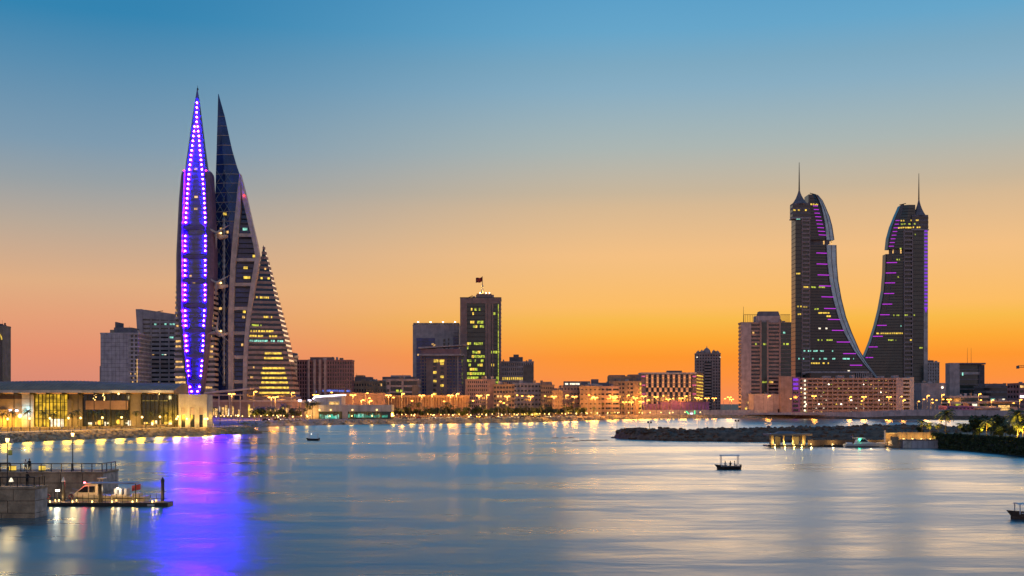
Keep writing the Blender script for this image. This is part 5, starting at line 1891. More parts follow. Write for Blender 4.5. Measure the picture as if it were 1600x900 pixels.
def plant(kind, name, label, cat, x, y, z, meshes, s=1.0, rz=0.0, group=None):
    o = thing(name, label, cat, (x, y, z), rz, group)
    o.scale = (s, s, s)
    inst('trunk', meshes[0], o)
    inst('crown', meshes[1], o)
    return o


PALMS = [palm_mesh(k, 6.4 + (k % 3) * 0.7, 15, 2.9, 1.0) for k in range(4)]
TREES = [tree_mesh(20 + k, 6.5, 3.2, 0.75, 340, 'leaf' if k % 2 else 'leaf_dark') for k in range(4)]

# palms on the left promenade
xs = [(4, 448), (19, 440), (44, 452), (68, 462), (84, 486), (112, 480), (121, 474), (146, 470), (158, 482), (186, 478), (213, 486), (236, 494), (252, 496), (282, 540), (332, 556), (344, 575)]
for i, (px, dd) in enumerate(xs):
    plant('palm', 'palm_tree', ordinal(i + 1) + ' palm from the left on the mall promenade', 'palm tree', X(px, dd), dd, G, PALMS[i % 4], random.uniform(.8, 1.05), i * 1.7, 'palms on the mall promenade')
    if i % 2 == 0:
        light('palm_uplight', None, (X(px, dd) + 0.7, dd - 1.6, G + 0.5), 600, (1.0, 0.66, 0.10), 0.2).name = 'palm_uplight'

# shore palms and trees in front of the city
rnd = random.Random(77)
def shore_d(px):
    return interp([(p, dd) for p, dd in SHORE_PX if p >= 394 and dd > 600], px)[0]
i = 0
px = 402.0
while px < 975:
    if not 486 < px < 613:
        dd = shore_d(px) + rnd.uniform(24, 58)
        i += 1
        near = 'below the sail towers' if px < 486 else 'right of the grey cafe' if px < 735 else 'right of the flag tower'
        plant('palm', 'palm_tree', ordinal(i) + ' palm from the left on the city shore, ' + near, 'palm tree', X(px, dd), dd, G, PALMS[i % 4], rnd.uniform(.85, 1.3), i * 2.1, 'palms along the city shore')
    px += rnd.uniform(6.5, 14)
for px, dd, n in ((480, 752, 'left'), (488, 750, 'right')):
    plant('palm', 'palm_tree', n + ' one of the two palms before the cream wall of the cafe', 'palm tree', X(px, dd), dd, G, PALMS[1], 1.45, px, 'palms by the cafe')
i = 0
px = 398.0
while px < 960:
    if not 470 < px < 612:
        dd = shore_d(px) + rnd.uniform(40, 95)
        i += 1
        plant('tree', 'shade_tree', ordinal(i) + ' leafy shade tree from the left behind the city shore palms', 'tree', X(px, dd), dd, G, TREES[i % 4], rnd.uniform(.75, 1.25), i * 1.3, 'shade trees along the city shore')
    px += rnd.uniform(5.5, 10)

# ------------------------------------------------------------------ street lamps
def lamp_meshes(h, twin):
    p = MB().tube([(0, 0, 0), (0, 0, h * .5), (0, 0, h)], [0.2, 0.15, 0.1], 6)
    a = MB()
    hd = MB()
    for sgn in ((-1, 1) if twin else (1,)):
        a.tube([(0, 0, h - 0.2), (sgn * .7, 0, h + .25), (sgn * 1.5, 0, h + .3)], [0.08, 0.07, 0.06], 5)
        hd.box(sgn * 1.9 - 0.75, sgn * 1.9 + 0.75, -0.3, 0.3, h + .28, h + .52)
    b = MB()
    return p.mesh('pole', M['metal']), a.mesh('arm', M['metal']), hd.mesh('lamp_head', M['metal'])


BULB = MB().ball((0, 0, 0), 0.7, 8, 6, (1.25, 0.8, 0.7)).mesh('lamp', M['sodium'])
HEAD = MB().box(-0.8, 0.8, -0.32, 0.32, 0.1, 0.34).mesh('lamp_head', M['metal'])
LP = {}


def street_lamp(px, py, dd, twin, label, base=G, power=0.0, group='street lamps along the shore road'):
    h = Z(py, dd) - base
    key = (round(h * 2) / 2, twin)
    if key not in LP:
        pm = MB().tube([(0, 0, 0), (0, 0, h * .5), (0, 0, h)], [0.2, 0.15, 0.1], 6).mesh('pole', M['metal'])
        am = MB()
        for sgn in ((-1, 1) if twin else (1,)):
            am.tube([(0, 0, h - 0.3), (sgn * .6, 0, h + .1), (sgn * 1.2, 0, h + .15)], [0.08, 0.07, 0.06], 5)
        LP[key] = (pm, [am.mesh('arm', M['metal'])], h)
    pm, ams, hh = LP[key]
    o = thing('street_lamp', label, 'street lamp', (X(px, dd), dd, base), 0, group)
    inst('pole', pm, o)
    inst('arm', ams[0], o)
    for sgn in ((-1, 1) if twin else (1,)):
        hd = inst('lamp_head', HEAD, o, (sgn * 1.5, 0, hh + 0.05))
        inst('lamp', BULB, hd, (0, 0, -0.12))
    if power:
        light('lamp_light', o, (0, -0.8, hh - 0.9), power, (1.0, 0.36, 0.05), 1.5)
    return o


SL = [(493.5, 617, 845, 1), (515, 613, 900, 0), (551.5, 617, 850, 1), (571, 614, 872, 0), (564.5, 625, 855, 0), (574, 622, 865, 0), (577, 626, 850, 0), (607, 617.5, 850, 1), (611.5, 621, 880, 0), (627.6, 615, 885, 0),
      (640.7, 626.5, 850, 0), (659, 617.5, 860, 1), (675, 616, 890, 0), (690.7, 627, 850, 0), (704, 618.5, 865, 1), (713, 615.7, 892, 0), (736, 626, 860, 0), (748.5, 618.6, 880, 1), (760, 617, 900, 0), (779, 627.6, 870, 0), (784, 629.5, 880, 0),
      (792.5, 619, 895, 1), (805, 617.5, 920, 0), (813, 618.6, 925, 0), (829, 620, 910, 1), (848.7, 618.6, 930, 0), (865.5, 620, 920, 1), (884, 618, 930, 0), (897.6, 620, 930, 1), (917.6, 617.5, 935, 0), (925, 620, 940, 0), (930, 621, 938, 1),
      (950, 617.5, 940, 0), (954, 620, 985, 0), (961, 621, 985, 1), (976, 628, 1000, 1), (980, 617.5, 995, 0), (986, 628, 1010, 1), (987, 620, 1005, 0), (993, 621.6, 1006, 1), (1002, 627.3, 1030, 1), (1006, 619, 1000, 1), (1011, 625, 1035, 0), (1025, 620, 1005, 1),
      (1034, 619, 1005, 0), (1044, 623.5, 1030, 1), (1049, 622.5, 1035, 0), (1064, 622.5, 1040, 1), (1070, 619, 1005, 0), (1089, 621.6, 1030, 1), (1093, 623.5, 1035, 0), (1104.6, 622.5, 1040, 1), (1116, 622.5, 1100, 1), (1130.5, 622.5, 1120, 0), (1139.5, 620, 1110, 1), (1143, 623.5, 1130, 1)]
SL.sort()
for i, (px, py, dd, tw) in enumerate(SL):
    dd = max(dd, shore_d(px) + 34)
    street_lamp(px, py, dd, bool(tw), ordinal(i + 1) + ' orange street lamp from the left along the shore road' + (', twin headed' if tw else ''), power=(13000.0 if px < 940 else 7000.0) if tw or i % 3 == 0 else 0.0)
SR = [(1200, 618, 1070, 0, 4.6), (1233, 623.5, 1075, 0, 4.8), (1272, 618, 1050, 1, 5.0), (1327, 620, 1040, 0, 5.2), (1344, 627, 1055, 0, 5.2), (1350, 620, 1025, 1, 5.2), (1389, 620, 1010, 1, 6.4), (1406, 620, 1020, 0, 7), (1411, 625, 1035, 0, 7), (1433, 627, 1040, 0, 7), (1441, 624, 1045, 0, 7),
      (1448.5, 618, 1010, 0, 7), (1454, 624, 1050, 0, 7), (1454.5, 629, 1020, 0, 7), (1460.6, 625.5, 1050, 0, 7), (1471.5, 617, 1012, 0, 7), (1471, 624, 1040, 0, 7), (1480, 628, 1025, 0, 7), (1483, 624, 1030, 1, 7), (1529, 616, 1000, 0, 7), (1530, 625, 1025, 0, 7), (1549, 625, 1020, 0, 6.8), (1581, 629, 1010, 0, 6.6), (1593, 625, 1010, 0, 6.6)]
for i, (px, py, dd, tw, b) in enumerate(SR):
    street_lamp(px, py, dd, bool(tw), ordinal(i + 1) + ' orange street lamp from the left on the raised road below the harbour towers', base=b - 1.6, power=9000.0 if i in (0, 2, 3, 5, 6, 8, 11, 15, 18, 19, 21, 23) else 0.0, group='street lamps on the raised road')
for i, (px, py, dd) in enumerate(((362, 615, 760), (396.5, 612, 770), (424, 620, 780), (430, 620, 790), (455.5, 614, 800))):
    street_lamp(px, py, dd, i in (0, 2), ordinal(i + 1) + ' orange street lamp from the left in front of the sail towers', power=9000.0, group='street lamps in front of the sail towers')

# small lamps on the edge of the shore promenade
QB = MB().ball((0, 0, 0), 0.42, 8, 6).mesh('globe', M['warm_lamp'])
QP = MB().tube([(0, 0, 0), (0, 0, 3.2)], [0.1, 0.06], 6).mesh('post', M['metal_dark'])
ql = [432, 455, 478, 513, 548, 580, 614, 646, 676, 707, 735, 759.5, 784, 808, 832, 858, 884, 901, 918, 934, 950, 966, 983, 1000, 1017, 1034, 1052.5, 1071.5, 1095.6]
for i, px in enumerate(ql):
    dd = shore_d(px)
    o = thing('quay_lamp', ordinal(i + 1) + ' small globe lamp from the left on the edge of the city shore promenade', 'lamp', (X(px, dd), dd + 5.2, G - 0.2 - 0.9), 0, 'globe lamps on the shore edge')
    inst('post', QP, o)
    inst('globe', QB, o, (0, -0.1, 3.4))
    light('quay_light', o, (0, -3.2, 3.0), 650, (1.0, 0.54, 0.07), 1.0)

# lamps on the left promenade
GP = MB().tube([(0, 0, 0), (0, 0, 4.4)], [0.1, 0.06], 6).mesh('post', M['metal_dark'])
for i, (px, dd) in enumerate(((12, 412), (46, 424), (78, 432), (107, 438), (126, 442), (160, 452), (190, 462), (222, 470), (250, 480), (278, 490), (330, 510), (372, 530))):
    o = thing('promenade_lamp', ordinal(i + 1) + ' yellow globe lamp from the left on the mall promenade', 'lamp', (X(px, dd), dd, G), 0, 'globe lamps on the mall promenade')
    inst('post', GP, o)
    inst('globe', QB, o, (0, 0, 4.6))
    light('globe_light', o, (0, -2.2, 4.4), 3000, (1.0, 0.54, 0.04), 1.5)
# low lit planter wall and railing of the promenade
o = thing('promenade_wall', 'low cream wall along the mall promenade', 'wall', (0, 0, 0))
for i in range(1, 8):
    a, b = TOP[i] + SN[i] * 14, TOP[i + 1] + SN[i + 1] * 14
    n = 4
    for k in range(n):
        p, q = a.lerp(b, k / n), a.lerp(b, (k + 0.86) / n)
        mx = Matrix.Translation((p.x, p.y, G)) @ Matrix.Rotation(math.atan2(q.y - p.y, q.x - p.x), 4, 'Z')
        MB().box(0, (q - p).length, 0, 0.4, 0.04, 1.0 + 0.25 * (k % 2), mx).build('wall_segment', M['tan'], o)
o = thing('promenade_railing', 'thin dark railing on the edge of the mall promenade', 'railing', (0, 0, 0))
for i in range(1, 9):
    a, b = TOP[i] + SN[i] * 1.0, TOP[i + 1] + SN[i + 1] * 1.0
    n = max(1, int((b - a).length / 2.5))
    for z in (0.55, 1.1):
        MB().tube([(a.x, a.y, G + z), (b.x, b.y, G + z)], 0.035, 4).build('rail', M['metal_dark'], o)
    for k in range(n):
        p = a.lerp(b, k / n)
        bx('post', o, M['metal_dark'], p.x - .04, p.x + .04, p.y - .04, p.y + .04, G + .02, G + 1.1)

PB = MB().ball((0, 0, 0), 0.3, 8, 5).mesh('globe', M['warm_lamp'])
PW = MB().ball((0, 0, 0), 0.3, 8, 5).mesh('globe', M['win_white'])
PP = MB().tube([(0, 0, 0), (0, 0, 2.4)], [0.07, 0.05], 5).mesh('post', M['metal_dark'])
rnd2 = random.Random(31)
i = 0
px = 338.0
while px < 968:
    if not 486 < px < 612:
        dd = (shore_d(px) if px > 402 else 664) + rnd2.uniform(14, 75)
        i += 1
        o = thing('park_lamp', ordinal(i) + ' small park globe lamp from the left among the shore trees', 'lamp', (X(px, dd), dd, G), 0, 'park lamps among the shore trees')
        inst('post', PP, o, (0, 0, 0), (0, 0, 0), (1, 1, 1))
        inst('globe', PB if rnd2.random() < .8 else PW, o, (0, 0, 2.6))
        if i % 2 == 0:
            light('park_light', o, (0, -0.6, 2.6), 2600, (1.0, 0.50, 0.05), 1.3)
    px += rnd2.uniform(4.5, 11)

# ------------------------------------------------------------------ parked cars
def car_meshes(mat):
    b = MB().loft([[(x, -.85, z) for x, z in ((-2.1, .35), (-2.15, .75), (-1.3, .92), (1.1, .95), (2.1, .78), (2.15, .4))], [(x, .85, z) for x, z in ((-2.1, .35), (-2.15, .75), (-1.3, .92), (1.1, .95), (2.1, .78), (2.15, .4))]])
    c = MB().loft([[(-1.5, -.75, .9), (1.25, -.75, .9), (1.25, .75, .9), (-1.5, .75, .9)], [(-.9, -.6, 1.45), (.7, -.6, 1.45), (.7, .6, 1.45), (-.9, .6, 1.45)]])
    return b.mesh('body', mat), c.mesh('cabin', M['glass'])


CARS = [car_meshes(M[k]) for k in ('car_white', 'car_grey', 'car_white', 'car_red')]
WHEEL = MB().loft([[(0.32 * math.cos(t), y, 0.32 * math.sin(t)) for t in [k * math.pi / 5 for k in range(10)]] for y in (-.1, .1)]).mesh('wheel', M['rubber'])
HL = MB().ball((0, 0, 0), 0.12, 6, 4).mesh('headlight', M['lampwhite'])
cols = ['white', 'grey', 'white', 'dark red']
i = 0
px = 415.0
while px < 960:
    if not 470 < px < 618:
        dd = shore_d(px) + 15 + rnd.uniform(-1.5, 1.5)
        k = rnd.randrange(4)
        i += 1
        o = thing('parked_car', ordinal(i) + ' parked car from the left along the city shore promenade', 'car', (X(px, dd), dd, G + 0.03), rnd.choice([0, math.pi]) + rnd.uniform(-.25, .25), 'cars parked along the city shore')
        inst('body', CARS[k][0], o)
        inst('cabin', CARS[k][1], o)
        for sx_ in (-1.3, 1.3):
            for sy_ in (-.8, .8):
                inst('wheel', WHEEL, o, (sx_, sy_, .32))
        if rnd.random() < .5:
            for sy_ in (-.6, .6):
                inst('headlight', HL, o, (2.12, sy_, .65))
    px += rnd.uniform(7.5, 22)
# ------------------------------------------------------------------ stone viewing pier in the left foreground
ZD = 3.56                                 # deck level above the water
def rail_run(root, a, b, z, n, h=1.05):
    """posts and rails between two deck points"""
    a, b = Vector((a[0], a[1], z)), Vector((b[0], b[1], z))
    for k in range(n + 1):
        p = a.lerp(b, k / n)
        bx('railing_post', root, M['metal_dark'], p.x - .05, p.x + .05, p.y - .05, p.y + .05, z, z + h)
    mx = Matrix.Translation(a) @ Matrix.Rotation(math.atan2(b.y - a.y, b.x - a.x), 4, 'Z')
    ln = (b - a).length
    MB().box(0, ln, -.06, .06, h, h + .12, mx).build('top_rail', M['metal_dark'], root)
    MB().box(0, ln, -.025, .025, h * .12, h * .12 + .06, mx).build('bottom_rail', M['metal_dark'], root)


def pier(label, xr, y0, y1, xl, cop):
    root = thing('stone_pier', label, 'pier', (0, 0, 0))
    bx('core', root, M['boat_dark'], xl, xr - .25, y0 + .25, y1, -2, ZD - .25)
    bx('coping', root, M['stone'], xl, xr + .06, y0 - .08, y1 + .05, ZD - .25, ZD)
    # facing stones on the front
    rows = [(-.9, .53), (.6, 1.93), (2.0, 3.27)]
    rr = random.Random(int(y0))
    for i, (z0, z1) in enumerate(rows):
        x = xr - 0.02
        while x > xl:
            w_ = rr.uniform(2.4, 3.2) if i else rr.uniform(3.2, 4.2)
            pr_ = rr.uniform(0, .07)
            bx('stone_panel', root, M['stone'], max(x - w_, xl) + .05, x - .03, y0 - pr_, y0 + .24, z0, z1)
            x -= w_
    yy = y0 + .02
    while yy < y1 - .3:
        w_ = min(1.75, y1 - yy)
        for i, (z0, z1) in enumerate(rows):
            bx('stone_panel', root, M['stone_lit_side'], xr - .24, xr + rr.uniform(0, .04), yy + .01, yy + w_ - .02, z0, z1)  # brighter light on the side face put into the stone colour
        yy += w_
    return root


p1 = pier('near stone pier with dark railing at the left edge', X(55, 135), 135.0, 138.6, -80, True)
p2 = pier('farther stone pier with dark railing behind the floating dock', X(161, 165.6), 165.6, 172.0, -95, True)
def railing(label, pts, n):
    root = thing('railing', label, 'railing', (0, 0, 0))
    for (a, b), k in zip(zip(pts, pts[1:]), n):
        rail_run(root, a, b, ZD, k)
    return root


xa, xb = X(55, 135) - .25, X(161, 165.6) - .25
railing('black metal railing on the near stone pier', [(-80, 135.35), (xa, 135.35), (xa, 138.3)], [13, 2])
railing('black metal railing on the farther stone pier', [(-95, 165.95), (xb, 165.95), (xb, 171.6)], [26, 3])

def pier_lamp(label, x, y, h=5.6, sign=False):
    o = thing('lamp_post', label, 'lamp post', (x, y, ZD), 0, 'black lantern posts on the piers')
    MB().lathe([(.22, 0), (.22, .15), (.13, .3), (.11, 1.0), (.07, 1.2), (.055, h - .75), (.1, h - .7), (.04, h - .62)], 10).build('post', M['metal_dark'], o, smooth=False)
    ln = MB().lathe([(.09, h - .62), (.17, h - .5), (.24, h - .12), (.2, h - .1)], 8).build('lantern', M['warm_lamp'], o)
    MB().lathe([(.29, h - .12), (.27, h - .06), (.1, h + .12), (.03, h + .2), (.03, h + .34)], 8).build('lantern_cap', M['metal_dark'], o)
    for k in range(4):
        t = k * math.pi / 2 + .4
        MB().tube([(.13 * math.cos(t), .13 * math.sin(t), h - .6), (.26 * math.cos(t), .26 * math.sin(t), h - .12)], .018, 4).build('lantern_bar', M['metal_dark'], o)
    light('lantern_light', o, (0, -.9, h - .35), 520, (1.0, .68, .28), .2)
    if sign:
        bx('green_sign', o, M['leaf'], .1, .55, -.03, .03, h - 2.1, h - 1.5)
    return o


pier_lamp('black lantern post with green plate on the near pier', X(10.5, 137), 137.2, 5.65, True)
pier_lamp('black lantern post on the farther pier, right of the people', X(113.5, 168), 168.0, 5.5)
# two low box lanterns on the farther pier
for px, n in ((20, 'left'), (66, 'right')):
    o = thing('box_lantern', n + ' low yellow box lantern behind the farther pier railing', 'lantern', (X(px, 167.5), 167.5, ZD))
    bx('glass_box', o, M['win_yellow'], -.42, .42, -.2, .2, .08, .72)
    bx('lid', o, M['metal_dark'], -.46, .46, -.24, .24, .72, .78)
    bx('base', o, M['metal_dark'], -.46, .46, -.24, .24, 0, .08)
o = thing('small_lamp', 'small pale cone lamp by the near pier railing', 'lamp', (X(17.5, 137.5), 137.5, ZD))
MB().lathe([(.2, 0), (.2, .1), (.05, .15), (.05, .45)], 8).build('stand', M['metal_dark'], o)
MB().lathe([(.28, .45), (.06, .95)], 10).build('shade', M['lampwhite'] if False else M['win_white'], o)
o = thing('park_bench', 'dark bench at the left end of the farther pier', 'bench', (X(4, 169.5), 169.5, ZD))
for k in range(3):
    bx('seat_slat', o, M['wood'], -1, 1, -.25 + .2 * k, -.1 + .2 * k, .42, .47)
for k in range(3):
    bx('back_slat', o, M['wood'], -1, 1, .32, .37, .62 + .17 * k, .74 + .17 * k)
for s_ in (-.85, .85):
    bx('leg', o, M['metal_dark'], s_ - .04, s_ + .04, -.22, .36, 0, .42)
    bx('back_post', o, M['metal_dark'], s_ - .03, s_ + .03, .37, .42, 0, 1.1)


# ------------------------------------------------------------------ people
def person(label, loc, rz, h=1.72, top='cloth_black', legs='cloth_black', sit=False, lean=0.0, scale=1.0):
    s = h / 1.72
    V, E_, Rr = [], [], []

    def v(x, y, z, r, link=None):
        V.append((x * s, y * s, z * s))
        Rr.append(r * s)
        i = len(V) - 1
        if link is not None:
            E_.append((link, i))
        return i
    hz = 0.48 if sit else 0.93
    pel = v(0, 0, hz, .15)
    ab = v(0, lean * .12, hz + .16, .135, pel)
    ch = v(0, lean * .28, hz + .40, .155, ab)
    nk = v(0, lean * .36, hz + .55, .06, ch)
    n2 = v(0, lean * .38, hz + .60, .055, nk)
    jaw = v(0, lean * .40 - .01, hz + .65, .075, n2)
    hd = v(0, lean * .42, hz + .73, .098, jaw)
    tp = v(0, lean * .43, hz + .80, .07, hd)
    v(0, lean * .42 - .105, hz + .70, .018, hd)              # nose
    for sd in (-1, 1):
        v(sd * .098, lean * .42, hz + .715, .018, hd)        # ears
        sh = v(sd * .17, lean * .33, hz + .47, .07, ch)
        elb = v(sd * .25, lean * .3 - .12, hz + .22, .048, sh)
        wr = v(sd * .18, lean * .35 - .34, hz + .16, .033, elb)
        pm = v(sd * .17, lean * .36 - .41, hz + .16, .034, wr)
        for q in range(4):
            k1 = v(sd * .17 + (q - 1.5) * .02, lean * .36 - .455, hz + .165, .0095, pm)
            v(sd * .17 + (q - 1.5) * .021, lean * .36 - .49 + abs(q - 1.2) * .007, hz + .145, .0085, k1)
        k1 = v(sd * .17 - sd * .045, lean * .36 - .41, hz + .16, .011, pm)
        v(sd * .17 - sd * .06, lean * .36 - .44, hz + .155, .009, k1)
        hp = v(sd * .095, 0, hz - .04, .105, pel)
        if sit:
            kn = v(sd * .11, -.43, hz + .02, .07, hp)
            an = v(sd * .11, -.45, .08, .045, kn)
        else:
            kn = v(sd * .10, -.02, .50, .068, hp)
            an = v(sd * .11, .02, .09, .045, kn)
        v(sd * .125, (-.45 if sit else .02) - .15, .045, .038, an)
    root = thing('person', label, 'person', loc, rz)
    me = bpy.data.meshes.new('body')
    me.from_pydata(V, E_, [])
    for mt in (top, legs, 'skin'):
        me.materials.append(M[mt])
    b = inst('body', me, root)
    md = b.modifiers.new('skin', 'SKIN')
    md.use_smooth_shade = True
    for i, r_ in enumerate(Rr):
        me.skin_vertices[0].data[i].radius = (r_, r_)
        me.skin_vertices[0].data[i].use_root = (i == 0)
    sb = b.modifiers.new('sub', 'SUBSURF')
    sb.levels = sb.render_levels = 1
    dg = bpy.context.evaluated_depsgraph_get()
    nm = bpy.data.meshes.new_from_object(b.evaluated_get(dg))
    b.modifiers.clear()
    b.data = nm
    nm.materials.clear()
    for mt in (top, legs, 'skin'):
        nm.materials.append(M[mt])
    for p in nm.polygons:
        c = p.center
        head = c.z > (hz + .585) * s
        hand = abs(c.x) > .09 * s and c.y < (lean * .35 - .35) * s and c.z > (hz + .1) * s
        p.material_index = 2 if head or hand else (1 if c.z < (hz + .02) * s else 0)
        p.use_smooth = True
    hr = MB().ball((0, (lean * .43 + .018) * s, (hz + .755) * s), .112 * s, 10, 7, (.95, 1.0, .95))
    hr.v = [(x, y, max(z, (hz + (.73 if y < lean * .42 * s else .66)) * s)) for x, y, z in hr.v]
    hr.build('hair', M['hair'], root, smooth=True)
    for sd in (-1, 1):
        MB().ball((sd * .034 * s, (lean * .42 - .092) * s, (hz + .735) * s), .011 * s, 6, 4).build('eye', M['hair'], root)
    MB().box(-.025 * s, .025 * s, (lean * .4 - .088) * s, (lean * .4 - .07) * s, (hz + .663) * s, (hz + .672) * s).build('mouth', M['red'], root)
    return root


person('person in black leaning at the farther pier railing', (X(46, 166.6), 166.5, ZD), 0, 1.74, lean=.3)
person('person in black standing behind the near pier railing', (X(43, 136.2), 136.1, ZD), math.pi * .9, 1.68)
person('person in pale top beside the one in black at the farther railing', (X(40.5, 166.8), 166.7, ZD), .4, 1.62, top='cloth_pale', legs='cloth_black')

# ------------------------------------------------------------------ floating dock and cabin boat
dk = thing('floating_dock', 'dark floating dock with small deck lights beside the near pier', 'dock', (0, 0, 0))
dy0, dy1 = 150.0, 152.6
dx0, dx1 = X(70, 150) - 2, X(262, 150)
bx('pontoon', dk, M['boat_dark'], dx0, dx1, dy0 + .1, dy1 - .1, -.25, .42)
n = 34
for k in range(n):
    a = dx0 + (dx1 - dx0) * k / n
    bx('deck_plank', dk, M['wood'], a + .01, dx0 + (dx1 - dx0) * (k + 1) / n - .01, dy0, dy1, .42, .5)
bx('white_plate', dk, M['white'], X(230, 150), X(241, 150), dy0 - .02, dy0 + .08, .06, .32)
k = 0
x = X(76, 150)
while x < dx1 - .1:
    bx('railing_post', dk, M['metal_dark'], x - .028, x + .028, dy0 + .06, dy0 + .12, .5, 1.55 + (.18 if k % 2 else 0))
    x += .72
    k += 1
bx('railing_rail', dk, M['metal_dark'], X(76, 150), dx1 - .05, dy0 + .07, dy0 + .11, 1.0, 1.05)
for px, yy in ((78, 150.4), (86, 152.2), (92, 152.3), (113, 150.4), (120, 152.3), (144, 150.4), (175, 150.4), (182, 152.3), (207, 150.4), (213, 152.2), (238, 150.4), (244, 152.2)):
    fx = MB().lathe([(.09, .5), (.07, .56), (.11, .62), (.05, .74)], 8, (X(px, yy), yy, 0)).build('deck_light', M['warm_lamp'], dk)
    light('deck_lamp', dk, (X(px, yy) + .1, yy - .12, 1.0), 45, (1.0, .62, .2), .12)
for px, yy, lbl, cap in ((99, 153.0, 'left mooring pile with white cone cap by the floating dock', 'white'), (254, 153.0, 'right mooring pile at the outer end of the floating dock', 'metal_dark')):
    o = thing('mooring_pile', lbl, 'pile', (X(px, yy), yy, -1.5), 0, 'mooring piles of the floating dock')
    MB().tube([(0, 0, 0), (0, 0, 4.5)], .23, 10).build('pile', M['boat_dark'], o)
    MB().lathe([(.26, 4.5), (.26, 4.6), (.05, 5.1)], 10).build('cap', M[cap], o)
o = thing('pile_lamp', 'white lamp on a short post at the left end of the floating dock', 'lamp', (X(90, 151.5), 151.5, .5))
bx('post', o, M['metal_dark'], -.05, .05, -.05, .05, 0, 1.35)
bx('lamp', o, M['lampwhite'], -.22, .22, -.14, .14, 1.35, 1.55)
light('white_lamp_light', o, (0, -.5, 1.5), 90, (.95, .95, .8), .2)
for px, yy, lbl in ((111, 150.05, 'red life ring on the dock railing beside the boat bow'), (75, 150.05, 'red life ring at the left end of the dock railing')):
    o = thing('life_ring', lbl, 'life ring', (X(px, yy), yy - .03, .95), 0, 'life rings on the dock railing')
    rg = []
    for k in range(17):
        t = k * math.pi / 8
        rg.append([((.27 + .08 * math.cos(q)) * math.cos(t), .08 * math.sin(q), .33 + (.27 + .08 * math.cos(q)) * math.sin(t)) for q in [j * math.pi / 3 for j in range(6)]])
    MB().loft(rg, cap=False).build('ring', M['red'], o, smooth=True)
    bx('hanger', o, M['metal_dark'], -.02, .02, .02, .08, -.45, .6)
# flat shelter on the dock
o = thing('dock_shelter', 'flat grey shelter roof on one dark post over the dock', 'shelter', (X(157, 151.3), 151.3, .5))
bx('post', o, M['boat_dark'], -.24, .24, -.2, .2, 0, 2.35)
bx('roof', o, M['grey'], X(147, 151.3) - X(157, 151.3), X(214, 151.3) - X(157, 151.3), -1.0, 1.0, 2.35, 2.52)
bx('roof_post', o, M['metal_dark'], X(212, 151.3) - X(157, 151.3) - .06, X(212, 151.3) - X(157, 151.3) + .06, -.06, .06, 0, 2.35)


def hull(length, beam, free, sheer=.35, n=14, flip=1, draft=.3, stem=.25):
    """outline of a small boat: bow towards -x when flip is 1"""
    rg = []
    for k in range(n + 1):
        f = k / n
        x = (-length / 2 + length * f) * flip
        hw_ = beam / 2 * (min(1.0, math.sin(min(f * 1.9, 1.0) * math.pi / 2) ** .8) if f < .53 else 1.0 - .12 * ((f - .53) / .47))
        hw_ = max(hw_, .03)
        zt = free + sheer * (1 - f) ** 2
        zb = -draft + .25 * max(0, .25 - f)
        rk = -stem * (1 - f) ** 3 * flip * 2
        rg.append([(x + rk, -hw_, zt), (x, -hw_ * .86, zt * .4), (x, -hw_ * .55, zb), (x, 0, zb - .05), (x, hw_ * .55, zb), (x, hw_ * .86, zt * .4), (x + rk, hw_, zt)])
    return rg


o = thing('cabin_boat', 'golden-lit cabin motor boat moored behind the floating dock', 'boat', (X(171, 155.2), 155.4, 0))
ub = lambda px: (px - 171) * 155.4 / F
MB().loft(hull(ub(229) - ub(113), 2.9, .95, .45, flip=1)).build('hull', M['boat_warm_lit'], o)
bx('rub_strake', o, M['boat_dark'], ub(125), ub(228), -1.5, -1.42, .7, .8)
MB().slab([(ub(117), 1.15), (ub(135), 2.35), (ub(139), 2.55), (ub(155), 2.6), (ub(155), .95), (ub(120), .95)], -1.05, 1.05).build('cabin', M['boat_warm_lit'], o)
cw2 = MB().slab([(ub(124), 1.5), (ub(136), 2.28), (ub(141), 2.3), (ub(141), 1.5)], -1.09, 1.09).build('cabin_window', M['glass'], o)
MB().slab([(ub(143), 1.5), (ub(143), 2.3), (ub(152), 2.3), (ub(152), 1.5)], -1.09, 1.09).build('cabin_window', M['glass'], o)
bx('cabin_roof', o, M['boat_warm_lit'], ub(135), ub(160), -1.2, 1.2, 2.6, 2.72)
m = MB().tube([(ub(156), -.7, 2.7), (ub(158), -.7, 3.25), (ub(162), -.7, 3.25)], .05, 6)
m.tube([(ub(156), .7, 2.7), (ub(158), .7, 3.25), (ub(162), .7, 3.25)], .05, 6)
m.box(ub(154.5), ub(163), -.8, .8, 3.22, 3.36)
m.build('radar_arch', M['boat_warm_lit'], o)
bx('bench_seat', o, M['boat_warm_lit'], ub(176), ub(200), -.9, .9, .75, 1.2)
bx('engine_box', o, M['boat_warm_lit'], ub(208), ub(220), -.7, .7, .8, 1.35)
for k in range(3):
    bx('seat_back', o, M['canvas'], ub(180 + 8 * k), ub(183.5 + 8 * k), -.7, .7, 1.1, 1.95)
m = MB().tube([(ub(113), 0, 1.5), (ub(113), 0, 1.95)], .03, 5)
m.tube([(ub(112), 0, 1.95), (ub(122), -.8, 1.85), (ub(128), -.95, 1.8)], .03, 5)
m.build('bow_rail', M['metal'], o)
MB().tube([(ub(218), .6, 1.0), (ub(219), .6, 2.6)], .03, 5).build('flag_staff', M['metal'], o)
rg = [[(ub(218) - .1 - f * 1.2, .6 + .06 * math.sin(f * 8), z - f * .25) for z in (1.75, 2.5)] + [(ub(218) - .1 - f * 1.2, .62 + .06 * math.sin(f * 8), z - f * .25) for z in (2.5, 1.75)] for f in [k / 6 for k in range(7)]]
MB().loft(rg).build('flag', M['red'], o)
MB().ball((ub(134), -.6, 2.72), .13).build('red_lamp', M['red_glow'], o)
